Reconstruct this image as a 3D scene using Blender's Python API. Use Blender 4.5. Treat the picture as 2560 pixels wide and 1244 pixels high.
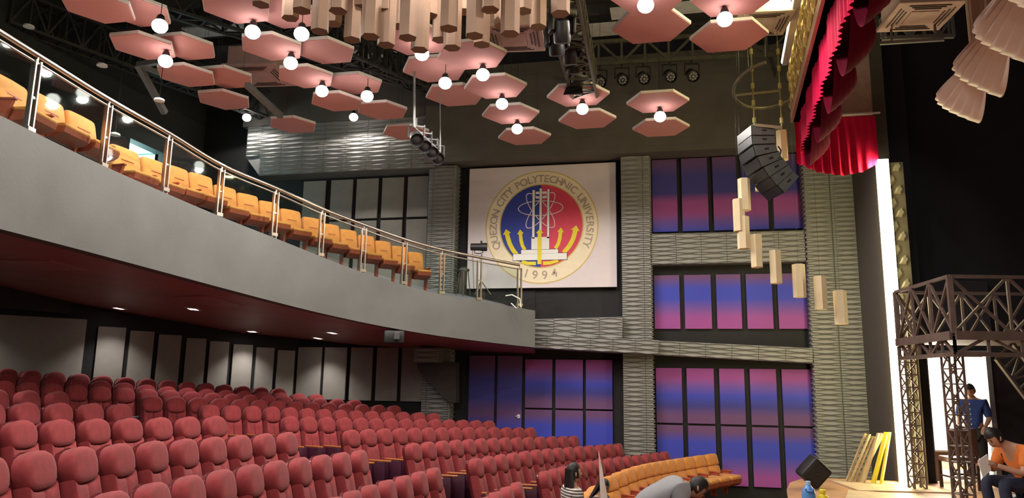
import bpy, bmesh, math, random
from mathutils import Vector, Matrix
random.seed(7)
for o in list(bpy.data.objects): bpy.data.objects.remove(o)
SC = bpy.context.scene
COL = SC.collection
PI = math.pi
# ------------------------------------------------------------------ camera
FPX = 1860.0; PITCH = math.radians(10.08); ROLL = math.radians(0.83); YAW = math.radians(12.1)
CAM = Vector((0, 0, 2.65))
_fw = Vector((-math.sin(YAW)*math.cos(PITCH), math.cos(YAW)*math.cos(PITCH), math.sin(PITCH)))
_r0 = Vector((math.cos(YAW), math.sin(YAW), 0)); _u0 = _r0.cross(_fw)
CR = _r0*math.cos(ROLL) + _u0*math.sin(ROLL); CU = _u0*math.cos(ROLL) - _r0*math.sin(ROLL)
cd = bpy.data.cameras.new('camera'); cam = bpy.data.objects.new('camera', cd); COL.objects.link(cam)
cd.sensor_width = 36; cd.lens = FPX/2560*36; cd.clip_end = 200
m = Matrix.Identity(4)
for i in range(3):
    m[i][0] = CR[i]; m[i][1] = CU[i]; m[i][2] = -_fw[i]; m[i][3] = CAM[i]
cam.matrix_world = m
SC.camera = cam
# ------------------------------------------------------------------ world and exposure
wd = bpy.data.worlds.new('world'); SC.world = wd; wd.use_nodes = True
wd.node_tree.nodes['Background'].inputs[0].default_value = (0.9, 0.8, 0.78, 1)
wd.node_tree.nodes['Background'].inputs[1].default_value = 0.07
SC.view_settings.view_transform = 'Standard'; SC.view_settings.look = 'None'
SC.view_settings.gamma = 1; SC.view_settings.use_curve_mapping = False
SC.view_settings.exposure = 0.0
LAMP_W = 155.0      # one pendant lamp
SOFFIT_W = 110.0     # one recessed downlight under the balcony
STRIP_E = 7.0       # led tube emission
STRIP_W = 125.0     # wash of the vertical strip
TUBE_W = 130.0      # wash of the header tube
# ------------------------------------------------------------------ measuring rays of the site survey
def ray(x, y): return CR*((x-1280)/FPX) + CU*((622-y)/FPX) + _fw
def PY(x, y, c): d = ray(x, y); return CAM + d*(c/d.y)
def PX(x, y, c): d = ray(x, y); return CAM + d*(c/d.x)
def PZ(x, y, c): d = ray(x, y); return CAM + d*((c-CAM.z)/d.z)
def PD(x, y, c): return CAM + ray(x, y)*c
def lerp(a, b, t): return a + (b-a)*t
def interp(xs, ys, x):
    if x <= xs[0]:
        t = (x-xs[0])/(xs[1]-xs[0]); return lerp(ys[0], ys[1], t)
    for i in range(len(xs)-1):
        if x <= xs[i+1] or i == len(xs)-2:
            t = (x-xs[i])/(xs[i+1]-xs[i]); return lerp(ys[i], ys[i+1], t)
def V(*a): return Vector(a)
ORD = ['', 'first','second','third','fourth','fifth','sixth','seventh','eighth','ninth','tenth','eleventh','twelfth','thirteenth','fourteenth','fifteenth','sixteenth','seventeenth','eighteenth','nineteenth','twentieth']
def ordn(n):
    if n <= 20: return ORD[n]
    t = {2:'twenty', 3:'thirty', 4:'forty'}[n//10]
    return {2:'twentieth', 3:'thirtieth', 4:'fortieth'}[n//10] if n % 10 == 0 else t+'-'+ORD[n % 10]
# ------------------------------------------------------------------ materials
MATS = {}
def mat(name, col, rough=0.6, metal=0.0, var=0.12, scale=6.0, bump=0.0, bscale=60.0, emit=None, estr=0.0, sheen=0.0, spec=0.5, coat=0.0):
    if name in MATS: return MATS[name]
    M = bpy.data.materials.new(name); M.use_nodes = True; nt = M.node_tree; N = nt.nodes; L = nt.links
    b = N['Principled BSDF']
    b.inputs['Roughness'].default_value = rough; b.inputs['Metallic'].default_value = metal
    b.inputs['Specular IOR Level'].default_value = spec; b.inputs['Coat Weight'].default_value = coat
    if sheen: b.inputs['Sheen Weight'].default_value = sheen; b.inputs['Sheen Roughness'].default_value = 0.5
    tc = N.new('ShaderNodeTexCoord')
    nz = N.new('ShaderNodeTexNoise'); nz.inputs['Scale'].default_value = scale; nz.inputs['Detail'].default_value = 5
    L.new(tc.outputs['Object'], nz.inputs['Vector'])
    rp = N.new('ShaderNodeValToRGB')
    c = Vector(col); lo = c*(1-var); hi = Vector([min(1, k*(1+var)) for k in c])
    rp.color_ramp.elements[0].position = 0.3; rp.color_ramp.elements[1].position = 0.7
    rp.color_ramp.elements[0].color = (*lo, 1); rp.color_ramp.elements[1].color = (*hi, 1)
    L.new(nz.outputs['Fac'], rp.inputs[0]); L.new(rp.outputs[0], b.inputs['Base Color'])
    if bump:
        n2 = N.new('ShaderNodeTexNoise'); n2.inputs['Scale'].default_value = bscale; n2.inputs['Detail'].default_value = 3
        L.new(tc.outputs['Object'], n2.inputs['Vector'])
        bp = N.new('ShaderNodeBump'); bp.inputs['Strength'].default_value = bump; bp.inputs['Distance'].default_value = 0.01
        L.new(n2.outputs['Fac'], bp.inputs['Height']); L.new(bp.outputs[0], b.inputs['Normal'])
    if emit:
        b.inputs['Emission Color'].default_value = (*emit, 1); b.inputs['Emission Strength'].default_value = estr
    MATS[name] = M; return M
def ramp_mat(name, stops, z0, z1, rough=0.55):
    """printed vertical colour bands; stops = [(t, rgb)], t from the bottom z0 to the top z1 in world metres"""
    M = bpy.data.materials.new(name); M.use_nodes = True; nt = M.node_tree; N = nt.nodes; L = nt.links
    b = N['Principled BSDF']; b.inputs['Roughness'].default_value = rough; b.inputs['Specular IOR Level'].default_value = 0.25
    g = N.new('ShaderNodeNewGeometry'); s = N.new('ShaderNodeSeparateXYZ'); L.new(g.outputs['Position'], s.inputs[0])
    mr = N.new('ShaderNodeMapRange'); mr.inputs['From Min'].default_value = z0; mr.inputs['From Max'].default_value = z1
    L.new(s.outputs['Z'], mr.inputs['Value'])
    rp = N.new('ShaderNodeValToRGB'); e = rp.color_ramp.elements
    while len(e) < len(stops): e.new(0.5)
    for k, (t, c) in enumerate(stops): e[k].position = t; e[k].color = (*c, 1)
    L.new(mr.outputs[0], rp.inputs[0]); L.new(rp.outputs[0], b.inputs['Base Color'])
    nz = N.new('ShaderNodeTexNoise'); nz.inputs['Scale'].default_value = 90
    bp = N.new('ShaderNodeBump'); bp.inputs['Strength'].default_value = 0.08; L.new(nz.outputs['Fac'], bp.inputs['Height']); L.new(bp.outputs[0], b.inputs['Normal'])
    MATS[name] = M; return M
def glass_mat():
    M = bpy.data.materials.new('railing glass'); M.use_nodes = True; nt = M.node_tree; N = nt.nodes; L = nt.links
    N.remove(N['Principled BSDF'])
    t = N.new('ShaderNodeBsdfTransparent'); t.inputs[0].default_value = (0.86, 0.91, 0.89, 1)
    g = N.new('ShaderNodeBsdfGlossy'); g.inputs['Roughness'].default_value = 0.03; g.inputs[0].default_value = (0.9, 0.95, 0.93, 1)
    lw = N.new('ShaderNodeLayerWeight'); f = N.new('ShaderNodeMath'); f.operation = 'POWER'; f.inputs[1].default_value = 5; L.new(lw.outputs['Facing'], f.inputs[0])
    f2 = N.new('ShaderNodeMath'); f2.operation = 'MULTIPLY_ADD'; f2.inputs[1].default_value = 0.5; f2.inputs[2].default_value = 0.03; L.new(f.outputs[0], f2.inputs[0])
    x = N.new('ShaderNodeMixShader'); L.new(f2.outputs[0], x.inputs[0]); L.new(t.outputs[0], x.inputs[1]); L.new(g.outputs[0], x.inputs[2])
    nz = N.new('ShaderNodeTexNoise'); nz.inputs['Scale'].default_value = 2
    L.new(x.outputs[0], N['Material Output'].inputs[0]); MATS['glass'] = M; return M
# ------------------------------------------------------------------ mesh builder
class MB:
    def __init__(s): s.v = []; s.f = []
    def add(s, vs, fs):
        n = len(s.v); s.v += [Vector(p) for p in vs]; s.f += [tuple(i+n for i in q) for q in fs]; return s
    def box(s, c, d, rz=0.0, rot=None):
        c = Vector(c); hx, hy, hz = d[0]/2, d[1]/2, d[2]/2
        R = rot if rot is not None else Matrix.Rotation(rz, 3, 'Z')
        ps = [c + R @ Vector((x*hx, y*hy, z*hz)) for x in (-1, 1) for y in (-1, 1) for z in (-1, 1)]
        return s.add(ps, [(0,1,3,2),(4,6,7,5),(0,4,5,1),(2,3,7,6),(0,2,6,4),(1,5,7,3)])
    def bbox(s, c, d, bev, rz=0.0, rot=None):
        bm = bmesh.new(); bmesh.ops.create_cube(bm, size=1)
        for v in bm.verts: v.co = Vector((v.co.x*d[0], v.co.y*d[1], v.co.z*d[2]))
        bmesh.ops.bevel(bm, geom=bm.edges[:], offset=bev, segments=2, affect='EDGES', profile=0.5)
        R = rot if rot is not None else Matrix.Rotation(rz, 3, 'Z')
        bm.verts.index_update(); vs = [Vector(c) + R @ v.co for v in bm.verts]; fs = [tuple(v.index for v in f.verts) for f in bm.faces]
        bm.free(); return s.add(vs, fs)
    def beam(s, a, b, w, h=None, up=V(0,0,1)):
        a = Vector(a); b = Vector(b); h = h or w; d = (b-a).normalized()
        if abs(d.dot(up)) > 0.98: up = V(1,0,0)
        x = d.cross(up).normalized()*w/2; z = x.cross(d).normalized()*h/2
        ps = [p + i*x + j*z for p in (a, b) for i, j in ((-1,-1),(1,-1),(1,1),(-1,1))]
        return s.add(ps, [(0,1,2,3),(7,6,5,4),(0,4,5,1),(1,5,6,2),(2,6,7,3),(3,7,4,0)])
    def tube(s, pts, r, n=8, cap=True):
        pts = [Vector(p) for p in pts]; rs = r if isinstance(r, (list, tuple)) else [r]*len(pts)
        vs = []; fs = []; up = None
        for i, p in enumerate(pts):
            d = (pts[min(i+1, len(pts)-1)] - pts[max(i-1, 0)]).normalized()
            if up is None: up = V(0,0,1) if abs(d.z) < 0.9 else V(1,0,0)
            x = d.cross(up).normalized(); y = x.cross(d).normalized(); up = y
            vs += [p + (x*math.cos(2*PI*k/n) + y*math.sin(2*PI*k/n))*rs[i] for k in range(n)]
        for i in range(len(pts)-1):
            for k in range(n):
                k2 = (k+1) % n; fs.append((i*n+k, i*n+k2, (i+1)*n+k2, (i+1)*n+k))
        if cap: fs.append(tuple(range(n-1, -1, -1))); fs.append(tuple((len(pts)-1)*n+k for k in range(n)))
        return s.add(vs, fs)
    def lathe(s, prof, c=(0,0,0), n=16, rot=None):
        c = Vector(c); R = rot if rot is not None else Matrix.Identity(3); vs = []; fs = []
        for r, z in prof: vs += [c + R @ Vector((r*math.cos(2*PI*k/n), r*math.sin(2*PI*k/n), z)) for k in range(n)]
        for i in range(len(prof)-1):
            for k in range(n):
                k2 = (k+1) % n; fs.append((i*n+k, i*n+k2, (i+1)*n+k2, (i+1)*n+k))
        fs.append(tuple(range(n-1, -1, -1))); fs.append(tuple((len(prof)-1)*n+k for k in range(n)))
        return s.add(vs, fs)
    def prism(s, poly, off):
        """poly: list of 3d points; off: vector of extrusion"""
        n = len(poly); off = Vector(off); a = [Vector(p) for p in poly]; b = [p+off for p in a]
        return s.add(a+b, [tuple(range(n-1,-1,-1)), tuple(range(n, 2*n))] + [(i, (i+1) % n, (i+1) % n+n, i+n) for i in range(n)])
    def ell(s, c, r, n=12, mseg=8, rot=None):
        c = Vector(c); R = rot if rot is not None else Matrix.Identity(3); vs = []; fs = []
        for i in range(mseg+1):
            a = PI*i/mseg
            for k in range(n):
                b = 2*PI*k/n; vs.append(c + R @ Vector((r[0]*math.sin(a)*math.cos(b), r[1]*math.sin(a)*math.sin(b), r[2]*math.cos(a))))
        for i in range(mseg):
            for k in range(n):
                k2 = (k+1) % n; fs.append((i*n+k, (i+1)*n+k, (i+1)*n+k2, i*n+k2))
        return s.add(vs, fs)
    def grid(s, rows, close=False, flip=False):
        n = len(rows[0]); vs = [p for r in rows for p in r]; fs = []
        for i in range(len(rows)-1):
            for k in range(n if close else n-1):
                k2 = (k+1) % n; q = (i*n+k, i*n+k2, (i+1)*n+k2, (i+1)*n+k); fs.append(q[::-1] if flip else q)
        return s.add(vs, fs)
    def cushion(s, outline, rings, R=None, c=(0,0,0)):
        """outline: (x,z) points around; rings: [(scale, y)] from the back to the front; closes at the end"""
        c = Vector(c); cx = sum(p[0] for p in outline)/len(outline); cz = sum(p[1] for p in outline)/len(outline)
        R = R if R is not None else Matrix.Identity(3); n = len(outline); vs = []; fs = []
        for sc, y in rings: vs += [c + R @ Vector((cx+(p[0]-cx)*sc, y, cz+(p[1]-cz)*sc)) for p in outline]
        for i in range(len(rings)-1):
            for k in range(n):
                k2 = (k+1) % n; fs.append((i*n+k, i*n+k2, (i+1)*n+k2, (i+1)*n+k))
        fs.append(tuple(range(n-1,-1,-1))); fs.append(tuple((len(rings)-1)*n+k for k in range(n)))
        return s.add(vs, fs)
    def mesh(s, name, material, smooth=False):
        me = bpy.data.meshes.new(name); me.from_pydata([tuple(v) for v in s.v], [], s.f)
        bm = bmesh.new(); bm.from_mesh(me); bmesh.ops.remove_doubles(bm, verts=bm.verts, dist=1e-5)
        bmesh.ops.recalc_face_normals(bm, faces=bm.faces); bm.to_mesh(me); bm.free()
        if material: me.materials.append(material)
        if smooth:
            for p in me.polygons: p.use_smooth = True
            try: me.set_sharp_from_angle(angle=math.radians(smooth if smooth > 1 else 45))
            except Exception: pass
        return me
    def build(s, name, material, parent=None, smooth=False):
        if parent is not None:
            inv = parent.matrix_basis.inverted(); pp = parent.parent
            if pp is not None: inv = parent.matrix_basis.inverted() @ pp.matrix_basis.inverted()
            s.v = [inv @ v for v in s.v]
        return link(name, s.mesh(name, material, smooth), parent)
def link(name, me, parent=None):
    o = bpy.data.objects.new(name, me); COL.objects.link(o)
    if parent is not None: o.parent = parent
    return o
def tag(o, label, cat, group=None):
    o['label'] = label; o['category'] = cat
    if group: o['group'] = group
    return o
def thing(name, loc, label, cat, group=None, rz=0.0):
    o = bpy.data.objects.new(name, None); COL.objects.link(o); o.empty_display_size = 0.1
    o.matrix_basis = Matrix.Translation(Vector(loc)) @ Matrix.Rotation(rz, 4, 'Z')
    return tag(o, label, cat, group)
def struct(name, mb, material, smooth=False):
    o = mb.build(name, material, None, smooth); o['kind'] = 'structure'; return o
def copy_tree(o, parent=None):
    c = o.copy(); COL.objects.link(c); c.parent = parent
    for ch in list(o.children): copy_tree(ch, c)
    return c
def spot(name, loc, direction, power, angle, blend=0.5, col=(1,0.95,0.88), size=0.08, parent=None):
    l = bpy.data.lights.new(name, 'SPOT'); l.energy = power; l.spot_size = angle; l.spot_blend = blend; l.color = col; l.shadow_soft_size = size
    o = bpy.data.objects.new(name, l); COL.objects.link(o)
    Mx = Matrix.Translation(Vector(loc)) @ Vector(direction).to_track_quat('-Z', 'Y').to_matrix().to_4x4()
    if parent is not None: o.parent = parent; Mx = parent.matrix_basis.inverted() @ Mx
    o.matrix_basis = Mx; return o
# palette
GREY = mat('grey wave tile', (0.30, 0.297, 0.285), 0.55, var=0.05)
PLAST = mat('grey plaster', (0.145, 0.147, 0.14), 0.8, var=0.10, scale=1.2, bump=0.15, bscale=25)
BLACKW = mat('black painted wall', (0.012, 0.011, 0.012), 0.75, var=0.2)
DARKW = mat('dark brown siding', (0.125, 0.112, 0.10), 0.7, var=0.12, scale=2, bump=0.1)
BOUNCE_RED = mat('reddened soffit', (0.42, 0.13, 0.12), 0.45, var=0.12, scale=1.5)  # red bounce from the seats is mixed into this base colour
BEIGE = mat('beige acoustic cloth', (0.34, 0.31, 0.275), 0.9, var=0.05, bump=0.15, bscale=180)
RED = mat('red velvet', (0.30, 0.034, 0.039), 0.85, var=0.18, scale=9, bump=0.2, bscale=120, sheen=0.12)
SHELL = mat('dark red plastic shell', (0.13, 0.018, 0.022), 0.22, var=0.08)
PURP = mat('dark plum seat bottom', (0.055, 0.008, 0.025), 0.5, var=0.15)
WOOD = mat('orange varnished wood', (0.48, 0.15, 0.045), 0.35, var=0.2, scale=20)
ORANGE = mat('orange seat cloth', (0.68, 0.27, 0.055), 0.8, var=0.12, scale=9, bump=0.2, bscale=120, sheen=0.2)
RUST = mat('rust red seat side', (0.36, 0.075, 0.035), 0.5, var=0.15)
STEEL = mat('brushed steel', (0.46, 0.41, 0.35), 0.34, 1.0, var=0.08)
HEXP = mat('pale pink panel', (0.65, 0.295, 0.28), 0.8, var=0.03, scale=3)
HEXE = mat('white panel rim', (0.86, 0.80, 0.76), 0.7, var=0.03)
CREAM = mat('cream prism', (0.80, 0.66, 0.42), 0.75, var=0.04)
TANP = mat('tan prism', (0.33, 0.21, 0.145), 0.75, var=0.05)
BLACK = mat('black plastic', (0.014, 0.014, 0.015), 0.45, var=0.15)
DGREY = mat('dark grey cabinet', (0.075, 0.08, 0.075), 0.5, var=0.12)
TRUSSM = mat('khaki steel truss', (0.115, 0.105, 0.075), 0.5, 0.3, var=0.15)
BRTR = mat('brown painted truss', (0.135, 0.09, 0.072), 0.55, var=0.2)
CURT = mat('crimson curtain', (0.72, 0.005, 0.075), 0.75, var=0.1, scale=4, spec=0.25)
CURT_SHADE = mat('shaded red swag', (0.12, 0.003, 0.018), 0.9, var=0.15, scale=4, spec=0.1)  # curtain red darkened to carry the shade of the swags
CREAMC = mat('cream satin', (0.80, 0.62, 0.53), 0.45, var=0.06, scale=3, sheen=0.2)
GOLD = mat('gold relief', (0.62, 0.42, 0.14), 0.35, 0.5, var=0.2)
WHITE = mat('white paint', (0.82, 0.80, 0.76), 0.6, var=0.03)
TANB = mat('tan board', (0.55, 0.40, 0.28), 0.6, var=0.1)
STAGEF = mat('stage plywood', (0.52, 0.29, 0.16), 0.5, var=0.2, scale=1.6)
glass_mat()
LEDM = mat('led tube', (1,1,0.85), 0.5, emit=(1.0, 0.94, 0.66), estr=STRIP_E)
BULB = mat('lamp bulb', (1,1,1), 0.5, emit=(1.0, 0.96, 0.90), estr=12)
# ================================================================== THE SETTING
YL = 18.5                                   # side wall
# side wall with black paint
w = MB(); w.box((-1.0, YL+0.15, 5.0), (26, 0.3, 11.0)); WALL_SIDE = struct('wall_left', w, BLACKW)
# upper fascia: dark siding that stands proud of the wall
UPW = MB(); 
zf = 8.22
rows_ = []
nb = 16
for k in range(nb):
    z0 = zf + k*0.16
    UPW.box((-1.9, 18.12, z0+0.08), (8.6+0.0, 0.62+0.006*(k % 2), 0.158))
    UPW.box((3.45, 18.12, z0+0.08), (2.1, 0.62+0.006*(k % 2), 0.158))
TRIM_UP = struct('trim_1', UPW, DARKW)
# ---------------------------------------------------------------- wave tiles
TILE_CACHE = {}
def wave_mesh(w, h, a=0.0, b=1.0, full=None):
    key = (round(w, 3), round(h, 3), round(a, 2), round(b, 2))
    if key in TILE_CACHE: return TILE_CACHE[key]
    nx = max(2, int(round(12*(b-a))))+1; rows = []
    amp = 0.034*h; dl = 0.021*h; base = -0.012; pk = -0.052
    def row(zfun, y, skirt=False):
        r = []
        for i in range(nx):
            t = a + (b-a)*i/(nx-1); x = w*i/(nx-1); r.append(Vector((x, 0.0 if skirt else y, zfun(t))))
        return [Vector((r[0].x, 0.0, r[0].z))] + r + [Vector((r[-1].x, 0.0, r[-1].z))]
    rows.append(row(lambda t: 0.0, 0, True)); rows.append(row(lambda t: 0.001, base))
    nw = max(2, 2*int(round(h/0.116))); amp = 0.34*h/nw; dl = 0.21*h/nw
    for tk, sg in [((k+0.5)/nw, -1 if k % 2 == 0 else 1) for k in range(nw)]:
        f = lambda t, tk=tk, sg=sg: h*tk + sg*amp*(1-math.cos(2*PI*t))/2
        rows.append(row(lambda t: f(t)-dl*1.3, base)); rows.append(row(lambda t: f(t)-dl*0.1, pk)); rows.append(row(lambda t: f(t)+dl*0.9, base))
    rows.append(row(lambda t: h-0.004, base)); rows.append(row(lambda t: h, 0, True))
    mb = MB(); mb.grid(rows); me = mb.mesh('tile', GREY, 30); TILE_CACHE[key] = me; return me
def tile(parent, origin, xdir, w, h, a=0.0, b=1.0, tilt=0.0):
    """xdir: angle of the tile's width about Z; 0 faces the hall (-Y)"""
    o = link('tile', wave_mesh(w, h, a, b), parent)
    o.matrix_basis = Matrix.Translation(Vector(origin)) @ Matrix.Rotation(xdir, 4, 'Z') @ Matrix.Rotation(tilt, 4, 'Y')
    return o
TW = 0.56
def pillar(name, x0, x1, z0, z1, cols, yf, depth, side=None, sstrip=0.0):
    mb = MB(); mb.box(((x0+x1)/2, yf+0.02+depth/2, (z0+z1)/2), (x1-x0-0.03, depth, z1-z0)); P = struct(name, mb, mat('pillar core grey', (0.16,0.155,0.15), 0.7))
    z = z0
    while z < z1-0.02:
        h = min(TW, z1-z)
        for (ca, cb, fa, fb) in cols: tile(P, (ca, yf, z), 0, cb-ca-0.008, h-0.001, fa, fb)
        if side == 'R': tile(P, (x1-0.012, yf+0.01, z), PI/2, min(depth, 0.5)-0.02, h-0.001, 0, 0.6)
        if side == 'L': tile(P, (x0+0.012, yf+0.01+min(depth, 0.5)-0.02, z), -PI/2, min(depth, 0.5)-0.02, h-0.006, 0, 0.6)
        z += TW
    return P
P_L = pillar('trim_2', -6.13, -5.41, 0.3, 8.2, [(-6.13, -6.01, 0.8, 1.0), (-6.01, -5.45, 0, 1), (-5.45, -5.41, 0, 0.1)], 18.08, 0.4, 'R')
P_M = pillar('trim_3', -1.13, -0.44, 0.0, 8.22, [(-1.13, -0.60, 0, 1), (-0.60, -0.44, 0, 0.25)], 18.08, 0.4, 'R')
P_R = pillar('trim_4', 3.14, 4.26, 0.0, 8.3, [(3.14, 3.69, 0, 1), (3.71, 4.26, 0, 1)], 18.02, 0.45, 'L')
# narrow horizontal tile band between upper and middle colour panels
def band(name, xa, xb, za_lo, za_hi, zb_lo, zb_hi, yf, n, rows, depth=0.3, matname=None):
    """a tiled beam face that runs from xa to xb, lower / upper edges given at both ends"""
    mb = MB(); poly = [V(xa, yf+0.01, za_lo), V(xb, yf+0.01, zb_lo), V(xb, yf+0.01, zb_hi), V(xa, yf+0.01, za_hi)]
    mb.prism(poly, V(0, depth, 0)); P = struct(name, mb, MATS['pillar core grey'])
    ang = -math.atan2(zb_lo-za_lo, xb-xa); wd = (xb-xa)/n/math.cos(ang)
    for i in range(n):
        t = i/n; zl = lerp(za_lo, zb_lo, t); zh = lerp(za_hi, zb_hi, t); h = (zh-zl)/rows
        for r in range(rows): tile(P, (lerp(xa, xb, t)+0.003, yf, zl+r*h), 0, wd-0.008, h-0.006, 0, 1, ang)
    return P
q = lambda x, y, Y=18.15: PY(x, y, Y).z
band('trim_5', -0.42, 3.12, q(1630, 661), q(1630, 584), q(2015, 653), q(2015, 575), 18.15, 6, 1)
# sloping ledge band: right half on the wall
band('trim_6', -0.40, 3.12, q(1645, 887), q(1645, 851), q(2030, 908), q(2030, 870), 18.0, 6, 1, 0.5)
# left half, stands further out and wraps the middle pillar, with a second course above
b1 = PY(1312, 868, 17.55); b2 = PY(1646, 886, 17.55); b3 = PY(1312, 832, 17.55); b4 = PY(1646, 850, 17.55)
band('trim_7', b1.x, b2.x, b1.z, b3.z, b2.z, b4.z, 17.55, 6, 1, 0.95)
c1 = PY(1328, 836, 17.75); c2 = PY(1556, 846, 17.75); c3 = PY(1328, 797, 17.75); c4 = PY(1556, 791, 17.75)
band('trim_8', c1.x, c2.x, c1.z, c3.z, c2.z, c4.z, 17.75, 4, 1, 0.7)
# tiled fascia above the balcony seats
f1 = PY(620, 385, 17.9); f2 = PY(1085, 416, 17.9); f3 = PY(620, 305, 17.9); f4 = PY(1085, 318, 17.9)
zl, zh = 8.12, 9.55
mb = MB(); mb.prism([V(-11.45, 17.95, zl+0.55), V(-11.0, 17.95, zl), V(-5.95, 17.95, zl), V(-5.95, 17.95, zh), V(-11.45, 17.95, zh)], V(0, 0.55, 0))
P9 = struct('trim_9', mb, MATS['pillar core grey'])
n9 = 8; wd9 = (11.0-5.95)/n9
for i in range(n9):
    for r in range(3): tile(P9, (-11.0+i*wd9, 17.94, zl+0.01+r*0.475), 0, wd9-0.01, 0.47)
for r in (1, 2): tile(P9, (-11.44, 17.94, zl+0.08+r*0.475), 0, 0.43, 0.47, 0.2, 1)
# underside of that fascia and a dark strip above
struct('trim_10', MB().box((-8.5, 18.2, 10.4), (6.2, 0.6, 1.7)), DARKW)
# ---------------------------------------------------------------- printed colour panels
MAG = (0.36, 0.085, 0.34); BLU = (0.06, 0.075, 0.52); PUR = (0.165, 0.078, 0.20); DBL = (0.058, 0.055, 0.28); VIO = (0.18, 0.09, 0.40)
zU0, zU1 = 6.34, 8.20; zM0, zM1 = 3.95, 5.26; zT0, zT1 = 1.735, 3.02; zB0, zB1 = 0.36, 1.69
M_up = ramp_mat('print upper dimmed', [(0, BLU), (0.14, VIO), (0.24, MAG), (0.40, MAG), (0.52, DBL), (0.75, DBL), (1, PUR)], zU0, zU1)  # top bands darkened to carry the dimmer light up there
M_mid = ramp_mat('print middle', [(0, MAG), (0.2, MAG), (0.38, VIO), (0.55, BLU), (0.75, BLU), (0.95, PUR), (1, PUR)], zM0, zM1)
M_top = ramp_mat('print lower upper half', [(0, PUR), (0.14, PUR), (0.32, DBL), (0.5, BLU), (0.68, VIO), (0.82, MAG), (1, MAG)], zT0, zT1)
M_bot = ramp_mat('print lower lower half', [(0, MAG), (0.16, MAG), (0.32, VIO), (0.5, BLU), (0.72, BLU), (0.9, PUR), (1, PUR)], zB0, zB1)
XC = [(-0.38, 0.23), (0.34, 0.97), (1.09, 1.66), (1.78, 2.37), (2.49, 3.13)]
def panel(x0, x1, z0, z1, M, y=18.42, t=0.05, parent=None):
    mb = MB(); mb.bbox(((x0+x1)/2, y+t/2, (z0+z1)/2), (x1-x0, t, z1-z0), 0.008); return mb.build('panel', M, parent or WALL_SIDE)
for (x0, x1) in XC:
    panel(x0, x1, zU0, zU1, M_up); panel(x0, x1, zM0, zM1, M_mid); panel(x0, x1, zT0, zT1, M_top); panel(x0, x1, zB0, zB1, M_bot)
# colour panels left of the middle pillar
zt = lambda x, y: PY(x, y, 18.4).z
LC = [(1312, 1380), (1388, 1457), (1464, 1531)]
for a, b in LC:
    xa = PY(a, 960, 18.4).x; xb = PY(b, 960, 18.4).x
    panel(xa, xb, zT0+0.28, zT1+0.18, ramp_mat('print left upper half', [(0, PUR), (0.14, PUR), (0.32, DBL), (0.5, BLU), (0.68, VIO), (0.85, MAG), (1, MAG)], zT0+0.28, zT1+0.18))
    panel(xa, xb, 0.75, zT0+0.24, ramp_mat('print left lower half', [(0, VIO), (0.3, BLU), (0.7, BLU), (0.9, PUR), (1, PUR)], 0.75, zT0+0.24))
M_door = ramp_mat('shaded print doors', [(0, BLU), (0.25, BLU), (0.4, PUR), (0.55, DBL), (0.75, DBL), (0.9, PUR), (1, PUR)], 0.9, 3.3)  # same print, with the shadow of the recess put into darker bands
for k, (a, b) in enumerate([(1172, 1236), (1243, 1305)]):
    xa = PY(a, 960, 18.45).x; xb = PY(b, 960, 18.45).x
    d = panel(xa, xb, 0.75, 3.28, M_door, 18.44); d.name = 'door_%d' % (k+1); d.parent = None; d['kind'] = 'structure'
    if k == 1:
        h = MB(); h.box((xb-0.07, 18.425, PY(1297, 1040, 18.4).z), (0.07, 0.03, 0.09)); h.tube([(xb-0.07, 18.40, PY(1297, 1040, 18.4).z), (xb-0.14, 18.385, PY(1297, 1040, 18.4).z)], 0.012)
        h.build('door_handle', WHITE, d)
# ---------------------------------------------------------------- beige panels, upper side wall (over the balcony)
for a, b in [(757, 812), (826, 880), (890, 944), (954, 1008), (1018, 1070)]:
    xa = PY(a, 500, 18.45).x; xb = PY(b, 500, 18.45).x
    panel(xa, xb, PY(900, 548, 18.45).z+0.02, 8.05, BEIGE, 18.44); panel(xa, xb, 4.6, PY(900, 552, 18.45).z, BEIGE, 18.44)
# under the balcony: side wall
for a, b in [(743, 803), (810, 866), (876, 931), (941, 995), (1004, 1058)]:
    xa = PY(a, 930, 18.45).x; xb = PY(b, 930, 18.45).x
    panel(xa, xb, PY(930, 1001, 18.45).z, PY(900, 868, 18.45).z, BEIGE, 18.42)
# rear wall under the balcony: from the corner towards the left edge of the picture
cnr = PY(738, 940, 18.4); nr = PD(-60, 850, 15.6); nr.z = 0
RW0 = V(cnr.x, 18.5, 0); RW1 = V(nr.x, nr.y, 0); rd = (RW1-RW0).normalized(); rn = V(-rd.y, rd.x, 0)
if rn.dot(V(1, 0, 0)) < 0: rn = -rn
ext = RW1 + rd*6
rw = MB(); rw.prism([RW0, ext, ext - rn*0.3, RW0 - rn*0.3], V(0, 0, 5.2)); WALL_REAR = struct('wall_back', rw, BLACKW)
def rear_hit(x, y):
    d = ray(x, y); t = (RW0 - CAM).dot(rn)/d.dot(rn); return CAM + d*t
STR = [0, 205, 236, 306, 318, 378, 391, 447, 461, 510, 520, 568, 579, 628, 638, 682, 692, 736]
STRP = [(-60, 205)] + [(236, 306), (318, 378), (391, 447), (461, 510), (520, 568), (579, 628), (638, 682), (692, 734)]
for a, b in STRP:
    pa = rear_hit(a, 900); pb = rear_hit(b, 900); ztop = rear_hit((a+b)/2, interp([0, 740], [775, 873], (a+b)/2)+6).z
    A = V(pa.x, pa.y, 1.3); B = V(pb.x, pb.y, 1.3)
    mb = MB(); mb.prism([A + rn*0.01, B + rn*0.01, B + rn*0.07, A + rn*0.07], V(0, 0, ztop-1.3)); mb.build('panel', BEIGE, WALL_REAR)
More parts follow.
